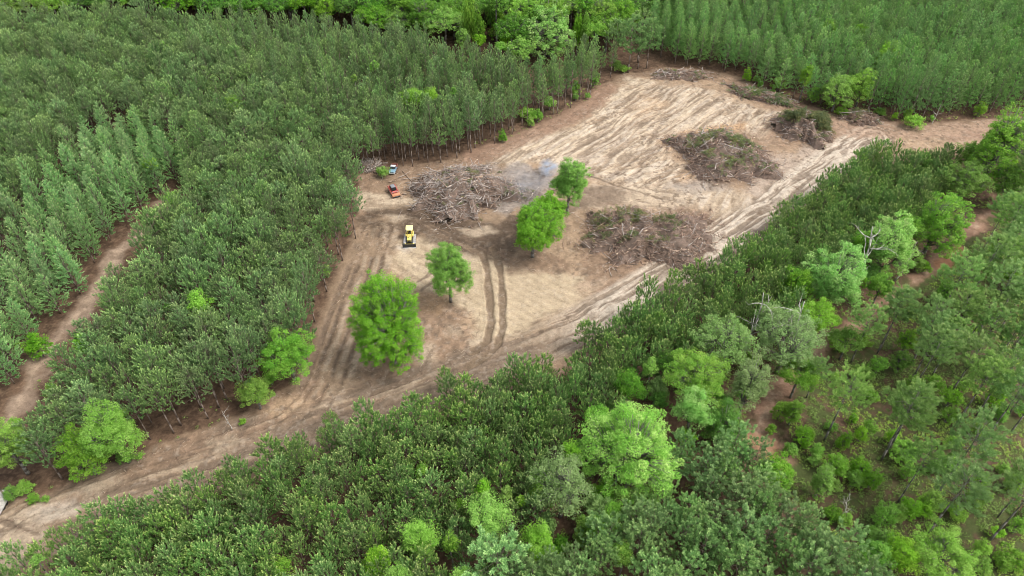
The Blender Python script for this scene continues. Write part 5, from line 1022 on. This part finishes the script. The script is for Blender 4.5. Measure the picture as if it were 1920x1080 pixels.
def pickup():
    x, y = G(736.5, 326); x, y = float(x), float(y) + .5; root = obj('pickup_truck', None, None, None, (x, y + 1.2, HZ(x, y) + .0), R(-4), label='small pale blue pickup truck with a white roof parked at the pine edge', category='pickup truck')
    m = M(); m.prism([(-2.3, .42), (-2.34, .75), (-2.25, .98), (-.95, 1.12), (-.9, .42)], -.86, .86); part('hood', m, BLU, root, .06)
    m = M(); m.prism([(-.95, .42), (-.95, 1.1), (.55, 1.1), (.55, .42)], -.88, .88); bd = part('cab_body', m, BLU, root, .04)
    m = M(); m.prism([(-.95, 1.1), (-.35, 1.66), (.45, 1.66), (.55, 1.1)], -.76, .76); part('windows', m, GLS, bd, .02)
    m = M(); m.box((0, .06, 1.70), (1.5, .95, .09)); part('roof', m, WHT, root, .04)
    m = M(); m.box((0, 1.45, .62), (1.74, 1.75, .08)); m.box((-.85, 1.45, .85), (.08, 1.75, .5)); m.box((.85, 1.45, .85), (.08, 1.75, .5)); m.box((0, 2.33, .85), (1.74, .08, .5)); part('truck_bed', m, plain_mat('faded_red', (.30, .11, .08), rough=.6), root, .02)
    m = M(); m.box((0, -2.4, .5), (1.76, .16, .2)); part('bumper', m, STL, root, .03); m = M(); m.box((0, -2.345, .78), (1.0, .04, .22)); part('grille', m, BLK, root, .01)
    for sx in (-.66, .66): m = M(); m.box((sx, -2.35, .78), (.28, .05, .2)); part('headlight', m, LMP, root, .02)
    for sx in (-.8, .8):
        for sy in (-1.5, 1.45): m = M(); m.tubes([[sx - .12, sy, .36]], [[sx + .12, sy, .36]], .36, .36, 16); wv = part('wheel', m, TYR, root, .02); m = M(); sg = .13 if sx > 0 else -.13; m.tubes([[sx, sy, .36]], [[sx + sg, sy, .36]], .19, .17, 10); part('rim', m, STL, wv, 0)
    for sx in (-1, 1): m = M(); m.box((sx * .99, -.75, 1.18), (.16, .1, .18)); part('side_mirror', m, BLK, root, .01)
pickup(); bpy.data.objects['pickup_truck'].scale = (.88, .88, .88)
def trailer():
    x, y = G(-8, 948, .9); x, y = float(x), float(y); root = obj('flatbed_trailer', None, None, None, (x, y, HZ(x, y)), R(4), label='weathered grey flatbed trailer parked at the end of the dirt road', category='trailer')
    m = M(); [m.box((-1.08 + .24 * i, 0, .92), (.225, 5.6, .07)) for i in range(10)]; part('deck', m, plain_mat('grey_planks', (.50, .47, .43), rough=.85, c2=(.33, .30, .27), nscale=3), root, .01)
    m = M(); m.box((0, -2.84, .85), (2.4, .08, .22)); m.box((0, 2.84, .85), (2.4, .08, .22)); m.box((-1.24, 0, .85), (.08, 5.76, .22)); m.box((1.24, 0, .85), (.08, 5.76, .22)); part('side_frame', m, STL, root, .01)
    for sx in (-.95, .95):
        for sy in (-.1, .75): m = M(); m.tubes([[sx - .1, sy, .36]], [[sx + .1, sy, .36]], .36, .36, 16); part('wheel', m, TYR, root, .02)
    m = M(); m.tubes([[-.5, 2.88, .7], [.5, 2.88, .7]], [[0, 4.1, .55], [0, 4.1, .55]], .05, .05, 6); part('drawbar', m, BLK, root, 0); m = M(); m.tubes([[0, 3.9, 0]], [[0, 3.9, .6]], .04, .04, 6); part('jack', m, STL, root, 0)
trailer()

# ------------------------------------------------------------------ smoke drifting from the smouldering litter
def smoke(u, v, wpx, dpt, z, dens, nm):
    x, y = G(u, v, z * .5); x, y = float(x), float(y); s = math.sqrt(x * x + y * y + 9500); a = wpx / 2 * s / FPX
    import bmesh
    bm = bmesh.new(); bmesh.ops.create_icosphere(bm, subdivisions=3, radius=1.0); me = bpy.data.meshes.new('smoke'); bm.to_mesh(me); bm.free()
    m = bpy.data.materials.new('smoke_' + nm); m.use_nodes = True; N, L = nodes(m); N.clear(); out = N.new('ShaderNodeOutputMaterial'); pv = N.new('ShaderNodeVolumePrincipled')
    pv.inputs['Color'].default_value = (.66, .78, .97, 1); pv.inputs['Anisotropy'].default_value = .2
    tc = N.new('ShaderNodeTexCoord'); nz = N.new('ShaderNodeTexNoise'); nz.inputs['Scale'].default_value = 2.4; nz.inputs['Detail'].default_value = 3; L.new(tc.outputs['Object'], nz.inputs['Vector'])
    ln = N.new('ShaderNodeVectorMath'); ln.operation = 'LENGTH'; L.new(tc.outputs['Object'], ln.inputs[0])
    fal = N.new('ShaderNodeMapRange'); fal.inputs['From Min'].default_value = .95; fal.inputs['From Max'].default_value = .1; L.new(ln.outputs['Value'], fal.inputs['Value'])
    mp = N.new('ShaderNodeMapRange'); mp.inputs['From Min'].default_value = .42; mp.inputs['From Max'].default_value = .7; mp.inputs['To Max'].default_value = dens; L.new(nz.outputs['Fac'], mp.inputs['Value'])
    mu = N.new('ShaderNodeMath'); mu.operation = 'MULTIPLY'; L.new(fal.outputs[0], mu.inputs[0]); L.new(mp.outputs[0], mu.inputs[1]); L.new(mu.outputs[0], pv.inputs['Density']); L.new(pv.outputs[0], out.inputs['Volume'])
    o = obj('smoke', me, m, None, (x, y, z), .5, label=nm, category='smoke', kind='stuff'); o.scale = (a, dpt, z)
smoke(1028, 322, 46, 3.2, 2.6, 1.3, 'wisp of bluish smoke rising behind the round tree in the clearing')
smoke(985, 352, 130, 8, 2.8, .13, 'thin bluish smoke lying over the grey scorched ground')
